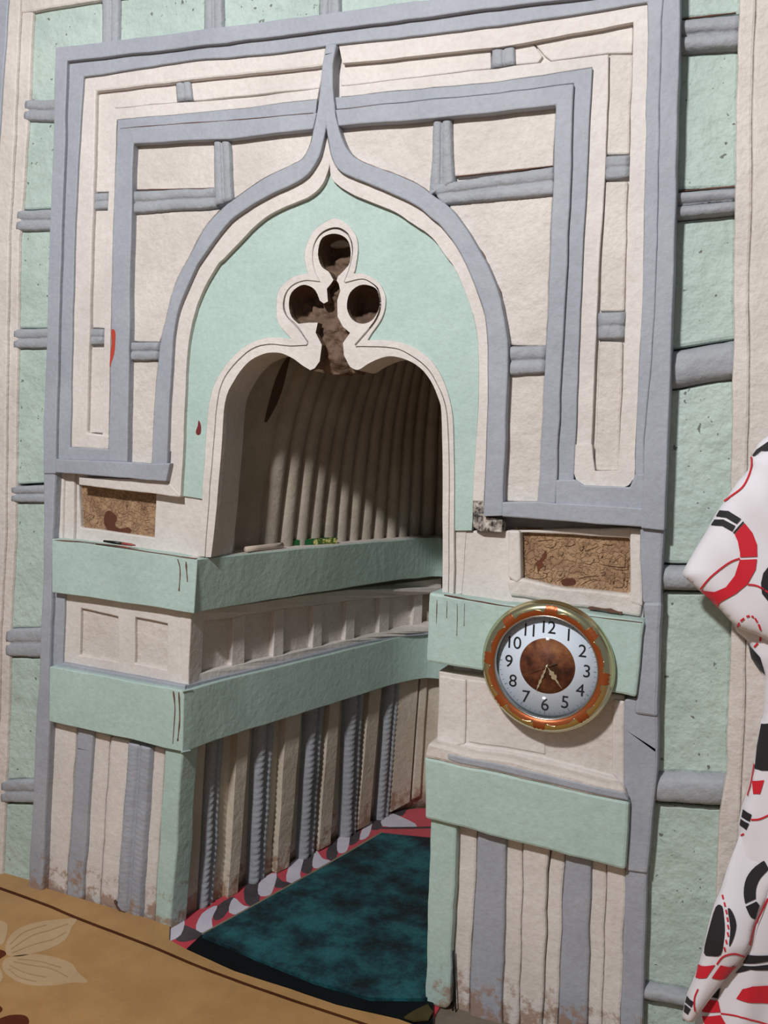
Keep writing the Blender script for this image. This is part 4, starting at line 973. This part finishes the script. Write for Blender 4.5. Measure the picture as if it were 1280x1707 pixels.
# ------------------------------------------------------------------ hanging garment at the right edge
def fabric(name, c):
    k = NT(name); f = k.noise(900, 2, .6); k.l(k.mix(k.ramp(f, [(.3, BW(.12)), (.6, BW(0))]), c, (c[0] * .6, c[1] * .6, c[2] * .6, 1)), k.b.inputs['Base Color'])
    k.b.inputs['Roughness'].default_value = .75; k.b.inputs['Sheen Weight'].default_value = .15
    b = k.bump(f, .2, .0006); k.l(b.outputs[0], k.b.inputs['Normal']); return k.m
CW = fabric('garment_white', rgb(226, 222, 228)); CK = fabric('garment_black', rgb(22, 20, 24)); CR = fabric('garment_red', rgb(204, 18, 40)); CG = fabric('garment_grey', rgb(190, 184, 184))
garm = empty('hanging_garment', tuple(WP(1225, 1500, .06)))
bpy.context.view_layer.update()
tag(garm, 'white garment with bold red and black printed shapes hanging at the right edge', 'garment')
def distpoly(p, P):
    best = 9
    for i in range(len(P)):
        a, b = P[i], P[(i + 1) % len(P)]; ex, ey = b[0] - a[0], b[1] - a[1]; l2 = ex * ex + ey * ey or 1e-12
        t = max(0, min(1, ((p[0] - a[0]) * ex + (p[1] - a[1]) * ey) / l2)); best = min(best, math.hypot(p[0] - a[0] - ex * t, p[1] - a[1] - ey * t))
    return best
class Drape:
    """rounded hanging cloth: a padded shape on the wall, its front swelling away from the outline"""
    def __init__(s, px, d0, swell, R, folds, ztop=None): 
        s.ztop = ztop
        s.d0, s.sw, s.R, s.folds = d0, swell, R, folds
        s.P = [(v.x, v.z) for v in (WP(x, y, d0 + swell * .25) for x, y in px)]
    def d(s, x, z):
        q = min(1, distpoly((x, z), s.P) / s.R) if inpoly((x, z), s.P) else 0
        t = max(0, min(1, (s.ztop - z) / .22)) if s.ztop else 1
        return s.d0 - .03 * (1 - t) + t * (s.sw * math.sqrt(max(0, 1 - (1 - q) ** 2)) + s.folds(x, z) * q)
    def build(s, name, mat, parent, st=.007):
        xs = [p[0] for p in s.P]; zs = [p[1] for p in s.P]; x0, z0 = min(xs), min(zs); nx = int((max(xs) - x0) / st) + 2; nz = int((max(zs) - z0) / st) + 2
        pts = resample(s.P, st); bnd = len(pts); ins = []
        for i in range(nx):
            for j in range(nz):
                p = (x0 + i * st + (j % 2) * st / 2, z0 + j * st)
                if inpoly(p, s.P) and distpoly(p, s.P) > st * .55: ins.append(p)
        from mathutils.geometry import delaunay_2d_cdt
        V, Ed, Fc, *_ = delaunay_2d_cdt([Vector(p) for p in pts + ins], [(i, (i + 1) % bnd) for i in range(bnd)], [], 1, 1e-6)
        n = len(V); vs = [(v.x, -s.d(v.x, v.y), v.y) for v in V] + [(v.x, -s.d(v.x, v.y) + .012 + (s.d(v.x, v.y) - s.d0 + .03 * 0) * .4, v.y) for v in V]
        fs = [tuple(f) for f in Fc]; cnt = {}
        for f in fs:
            for a, b in zip(f, f[1:] + f[:1]): cnt[(a, b)] = 1
        sd = [(a, b) for (a, b) in cnt if (b, a) not in cnt]
        allf = fs + [tuple(i + n for i in reversed(f)) for f in fs] + [(b, a, a + n, b + n) for a, b in sd]
        me = bpy.data.meshes.new(name); me.from_pydata(vs, [], allf); me.update()
        bm = bmesh.new(); bm.from_mesh(me); bmesh.ops.recalc_face_normals(bm, faces=bm.faces); bm.to_mesh(me); bm.free()
        o = link(name, me, mat, None, smooth=True); adopt(o, parent); return o
    def hit(s, px, py):
        q = ray(px, py); lo, hi = .0, .4
        d = s.d0 + s.sw
        for _ in range(6):
            p = WP(px, py, d); d = .5 * d + .5 * s.d(p.x, p.z)
        return WP(px, py, d)
    def prt(s, name, px, mat, parent, lift=.0028, smooth=True):
        loop = [s.hit(x, y) for x, y in px]; P = [(v.x, v.z) for v in loop]; P = resample(P, .007)
        xs = [p[0] for p in P]; zs = [p[1] for p in P]; x0, z0 = min(xs), min(zs); st = .007; ins = []
        i = 0
        for i in range(int((max(xs) - x0) / st) + 2):
            for j in range(int((max(zs) - z0) / st) + 2):
                p = (x0 + i * st, z0 + j * st)
                if inpoly(p, P) and distpoly(p, P) > st * .5: ins.append(p)
        from mathutils.geometry import delaunay_2d_cdt
        b = len(P)
        V, Ed, Fc, *_ = delaunay_2d_cdt([Vector(p) for p in P + ins], [(i, (i + 1) % b) for i in range(b)], [], 1, 1e-6)
        vs = [(v.x, -s.d(v.x, v.y) - lift, v.y) for v in V]
        me = bpy.data.meshes.new(name); me.from_pydata(vs, [], [tuple(f) for f in Fc]); me.update()
        bm = bmesh.new(); bm.from_mesh(me); bmesh.ops.recalc_face_normals(bm, faces=bm.faces); bm.to_mesh(me); bm.free()
        o = link(name, me, mat, None, smooth=True); o.parent = parent; return o
def stroke(px, wd, n=4):
    a = cr(px, n); A = []; B = []
    for i, p in enumerate(a):
        q0 = a[max(0, i - 1)]; q1 = a[min(len(a) - 1, i + 1)]; tx, ty = q1[0] - q0[0], q1[1] - q0[1]; l = math.hypot(tx, ty) or 1
        A.append((p[0] - ty / l * wd / 2, p[1] + tx / l * wd / 2)); B.append((p[0] + ty / l * wd / 2, p[1] - tx / l * wd / 2))
    return A + list(reversed(B))
A1 = lambda L: [(1100 + x * .211, 700 + y * .211) for x, y in L]
A2 = lambda L: [(1100 + x * .211, 1000 + y * .211) for x, y in L]
A3 = lambda L: [(1100 + x * .215, 1340 + y * .215) for x, y in L]
body_px = cr([(1300, 712), (1279, 727), (1256, 757), (1262, 850), (1250, 960), (1222, 1040), (1246, 1070), (1253, 1100), (1272, 1130), (1272, 1190), (1266, 1210), (1257, 1270), (1243, 1327), (1236, 1347), (1231, 1374), (1229, 1404), (1212, 1454), (1201, 1488), (1200, 1560), (1185, 1640), (1160, 1700), (1150, 1760)], 3) + [(1400, 1790), (1420, 1400), (1420, 900), (1390, 700)]
fb = lambda x, z: (.009 * math.sin(x * 34 + z * 5) + .004 * math.sin(x * 70 - z * 9))
B_ = Drape(body_px, .012, .036, .08, fb); bo = B_.build('body', CW, garm)
sleeve_px = cr([(1300, 735), (1256, 759), (1252, 763), (1246, 784), (1227, 806), (1208, 835), (1193, 856), (1178, 884), (1155, 922), (1138, 953), (1139, 962)], 3) + cr([(1161, 982), (1191, 1008), (1217, 1036), (1234, 1050), (1262, 1060), (1300, 1080)], 3) + [(1330, 1000), (1335, 800)]
S_ = Drape(sleeve_px, .055, .035, .06, lambda x, z: .004 * math.sin(x * 45 + z * 40)); so = S_.build('sleeve', CW, garm)
flap_px = cr([(1236, 1395), (1212, 1454), (1201, 1488), (1190, 1512), (1180, 1546), (1171, 1585), (1158, 1628), (1145, 1658), (1139, 1684), (1138, 1702), (1156, 1706)], 3) + cr([(1160, 1700), (1195, 1652), (1215, 1625), (1231, 1608), (1250, 1579), (1258, 1546), (1269, 1523), (1282, 1497), (1306, 1465)], 3) + [(1312, 1395)]
L_ = Drape(flap_px, .055, .022, .04, lambda x, z: .004 * math.sin(x * 60 + z * 18), WP(1236, 1395, .05).z); lo_ = L_.build('front_flap', CW, garm)
def pr(dr, par, L, m, name='print'): dr.prt(name, L, m, par)
pr(S_, so, A1([(440, 760), (470, 712), (540, 718), (640, 780), (605, 820), (520, 770)]), CK)
pr(S_, so, A1([(400, 830), (430, 785), (500, 785), (595, 835), (570, 880), (490, 835)]), CK)
pr(S_, so, A1([(575, 890), (655, 800), (664, 808), (587, 896)]), CK)
pr(S_, so, A1([(590, 905), (625, 860), (670, 815), (730, 890), (765, 980), (768, 1078), (632, 1083), (632, 1050), (615, 960)]), CR)
pr(S_, so, A1([(630, 1104), (766, 1098), (755, 1180), (690, 1295), (600, 1370), (500, 1425), (432, 1462), (317, 1345), (430, 1358), (520, 1320), (590, 1230)]), CR)
for L in ([(720, 290), (722, 360), (700, 440), (650, 530), (560, 600), (505, 640)], [(317, 1340), (400, 1240), (540, 1130), (630, 1092)], [(690, 1298), (770, 1310), (853, 1360)], [(462, 1440), (450, 1480)]): pr(S_, so, stroke(A1(L), 2.8), CR)
pr(S_, so, A1([(870, 1140), (815, 1210), (797, 1290), (805, 1370), (870, 1450)]), CK)
pr(S_, so, A1([(725, 285), (760, 235), (853, 170), (900, 150), (900, 240), (800, 245), (745, 282)]), CK, 'collar_edge')
for (a, b) in [((612, 1640), (625, 1600)), ((635, 1588), (665, 1565)), ((682, 1552), (708, 1546)), ((722, 1548), (740, 1558)), ((750, 1565), (768, 1596)), ((778, 1612), (795, 1660))]: pr(S_, so, stroke(A1([a, b]), 3.2), CR)
for (a, b) in [((800, 262), (790, 325)), ((772, 340), (742, 372))]: pr(B_, bo, stroke(A2([a, b]), 3.2), CR)
pr(B_, bo, A2([(694, 337), (718, 370), (790, 450), (830, 590), (775, 540), (720, 460)]), CK)
pr(B_, bo, A2([(797, 975), (880, 970), (880, 1345), (800, 1345), (746, 1330), (764, 1150)]), CK)
pr(B_, bo, A2([(725, 1425), (822, 1420), (790, 1530), (735, 1530)]), CR)
pr(B_, bo, stroke(A2([(742, 1290), (718, 1430), (688, 1540)]), 2), CR)
pr(B_, bo, A3([(642, 37), (710, 80), (695, 135), (630, 97)]), CK); pr(B_, bo, A3([(624, 112), (690, 150), (668, 200), (616, 160)]), CK)
pr(B_, bo, stroke(A3([(705, 120), (770, 115), (840, 85)]), 3), CR); pr(B_, bo, stroke(A3([(622, 243), (650, 228)]), 3), CR)
pr(L_, lo_, cr(A3([(860, 405), (740, 480), (670, 570), (648, 680), (660, 770)]), 3) + cr(A3([(742, 732), (745, 650), (780, 570), (860, 490)]), 3), CK)
pr(L_, lo_, cr(A3([(664, 792), (700, 870), (740, 892)]), 3) + A3([(772, 782), (748, 752)]), CK)
pr(B_, bo, A3([(680, 1165), (860, 1170), (860, 1215), (640, 1232)]), CK); pr(B_, bo, A3([(640, 1248), (860, 1240), (860, 1287), (700, 1280), (580, 1310)]), CK)
pr(B_, bo, A3([(640, 1430), (720, 1410), (860, 1405), (860, 1547), (590, 1505)]), CR)
pr(B_, bo, A3([(315, 1600), (380, 1510), (450, 1520), (470, 1610)]), CR); pr(B_, bo, A3([(325, 1640), (470, 1632), (520, 1720), (350, 1720)]), CR)
pr(B_, bo, stroke(A3([(470, 1620), (600, 1640), (860, 1712)]), 2.6), CR)
pr(B_, bo, A3([(400, 1495), (455, 1430), (470, 1420), (450, 1505)]), CK)
for (x_, y_, r_, m_) in [(1330, 930, 26, CK), (1345, 1040, 20, CR), (1330, 1180, 24, CR), (1350, 1290, 26, CK), (1330, 1470, 22, CR), (1360, 1560, 28, CK), (1360, 800, 22, CR), (1345, 1690, 24, CK)]:
    pr(B_, bo, [(x_ + r_ * math.cos(q * .5236), y_ + r_ * 1.3 * math.sin(q * .5236)) for q in range(12)], m_)
pr(L_, lo_, cr(A3([(432, 795), (480, 787), (494, 860), (502, 960), (494, 1060), (470, 1165), (400, 1175), (340, 1150), (378, 970)]), 3, True), CK)
pr(L_, lo_, cr(A3([(525, 810), (560, 830), (592, 930), (570, 1040), (535, 1100), (545, 960)]), 3, True), CK)
for t in range(8):
    y = 700 + t * 58; xx = 480 + 45 * math.sin(min(1, (y - 690) / 270) * 1.57) - max(0, y - 980) * .22
    pr(L_, lo_, stroke(A3([(xx, y), (xx + 8, y + 34)]), 2.8), CR)
pr(L_, lo_, A3([(297, 1237), (430, 1243), (360, 1345), (274, 1340)]), CR); pr(L_, lo_, A3([(470, 1246), (600, 1254), (515, 1352), (400, 1347)]), CR)
pr(L_, lo_, stroke(A3([(440, 1240), (490, 1180), (580, 1158), (660, 1186)]), 2.8), CR)
pr(L_, lo_, stroke(A3([(700, 1095), (730, 960), (780, 850), (837, 730)]), 3.2), CR, 'seam')
pr(L_, lo_, A3([(208, 1482), (262, 1530), (243, 1575), (194, 1532)]), CK); pr(L_, lo_, A3([(192, 1547), (238, 1585), (215, 1630), (184, 1605)]), CK)
pr(L_, lo_, stroke(A3([(295, 1430), (270, 1490), (265, 1550), (272, 1605)]), 2.6), CR)

# ------------------------------------------------------------------ small things on the ledges
def LZ(px, py, z): return ZP(px, py, z)
a = LZ(410, 916, ZB1T + .0105); b = LZ(470, 909, ZB1T + .0105)
o = tube('rolled_paper', [a, a.lerp(b, .3), a.lerp(b, .7), b], .0085, fabric('paper_pinkish', rgb(196, 178, 162)), None, n=12)
tag(o, 'pale rolled paper lying on the ledge inside the niche', 'paper')
a = LZ(474, 911, ZB1T); b = LZ(563, 907, ZB1T)
dx = (b - a); L = dx.length; dx.normalize(); dy = Vector((-dx.y, dx.x, 0))
if dy.x > 0: dy = -dy
book = empty('green_booklet', tuple(a)); bpy.context.view_layer.update()
tag(book, 'small green and gold patterned booklet lying on the ledge inside the niche', 'booklet')
def obox(name, u0, u1, v0, v1, z0, z1, mat):
    vs = [tuple(dx * u + dy * v + Vector((0, 0, z))) for z in (z0, z1) for u, v in ((u0, v0), (u1, v0), (u1, v1), (u0, v1))]
    me = bpy.data.meshes.new(name); me.from_pydata(vs, [], [(0, 3, 2, 1), (4, 5, 6, 7), (0, 1, 5, 4), (1, 2, 6, 5), (2, 3, 7, 6), (3, 0, 4, 7)]); me.update()
    bm = bmesh.new(); bm.from_mesh(me); bmesh.ops.recalc_face_normals(bm, faces=bm.faces); bm.to_mesh(me); bm.free()
    o = link(name, me, mat, book); bevel(o, .001); return o
k = NT('booklet_cover'); vo = k.n('ShaderNodeTexVoronoi', Scale=70.0); k.l(k.geo.outputs['Position'], vo.inputs['Vector'])
k.l(k.ramp(vo.outputs['Distance'], [(.25, rgb(190, 180, 110)), (.4, rgb(30, 96, 40)), (.7, rgb(20, 74, 34))]), k.b.inputs['Base Color'])
k2 = NT('booklet_gold'); v2 = k2.n('ShaderNodeTexVoronoi', Scale=90.0); k2.l(k2.geo.outputs['Position'], v2.inputs['Vector'])
k2.l(k2.ramp(v2.outputs['Distance'], [(.3, rgb(206, 200, 130)), (.5, rgb(120, 130, 50)), (.7, rgb(60, 90, 40))]), k2.b.inputs['Base Color'])
GC = simple('booklet_green', rgb(22, 92, 44), .5)
obox('pages', .004, L - .004, .001, .034, .003, .017, k2.m); obox('cover', 0, L, 0, .036, .0005, .003, k.m); obox('cover', 0, L, 0, .036, .017, .0195, k.m); obox('spine', .01, L * .52, -.002, .001, .0015, .018, GC)
o = obox('spine', L * .54, L * .98, -.002, .001, .0015, .018, k2.m)
# two pens on the front ledge of the left pier
for nm, p0, p1, lab in (('pen', (173, 902), (226, 909), 'thicker black pen with a reddish end lying on the left pier ledge'), ('pencil', (160, 906.5), (217, 913), 'thin dark pencil nearest the edge of the left pier ledge')):
    a = WP(p0[0], p0[1], -.012 if nm == 'pen' else -.002); b = WP(p1[0], p1[1], -.012 if nm == 'pen' else -.002); rr = .0042 if nm == 'pen' else .0026
    e_ = empty(nm, tuple(a)); bpy.context.view_layer.update(); tag(e_, lab, 'pen')
    m_ = a.lerp(b, .58)
    adopt(tube('barrel', [a, a.lerp(m_, .5), m_], [rr * .7, rr, rr], simple('pen_black', rgb(16, 14, 14), .4), None), e_)
    adopt(tube('tip', [m_, m_.lerp(b, .7), b], [rr, rr * .9, rr * .3], simple('pen_red', rgb(150, 74, 66), .5), None), e_)
# thin black wire tucked beside the green corner post
w0 = WP(755, 1584, -.026); w1 = WP(757, 1640, -.026); w2 = WP(754, 1690, -.02); w3 = WP(760, 1690, -.02); 
wire = empty('wire', tuple(w0)); bpy.context.view_layer.update(); tag(wire, 'thin black forked wire leaning beside the right green corner post', 'wire')
adopt(tube('strand', [w0, WP(756, 1612, -.024), w1, w2], .0016, simple('wire_black', rgb(14, 14, 14), .5), None, n=6), wire)
adopt(tube('strand', [WP(757, 1586, -.024), WP(758, 1630, -.022), w3], .0016, simple('wire_black2', rgb(20, 18, 18), .5), None, n=6), wire)
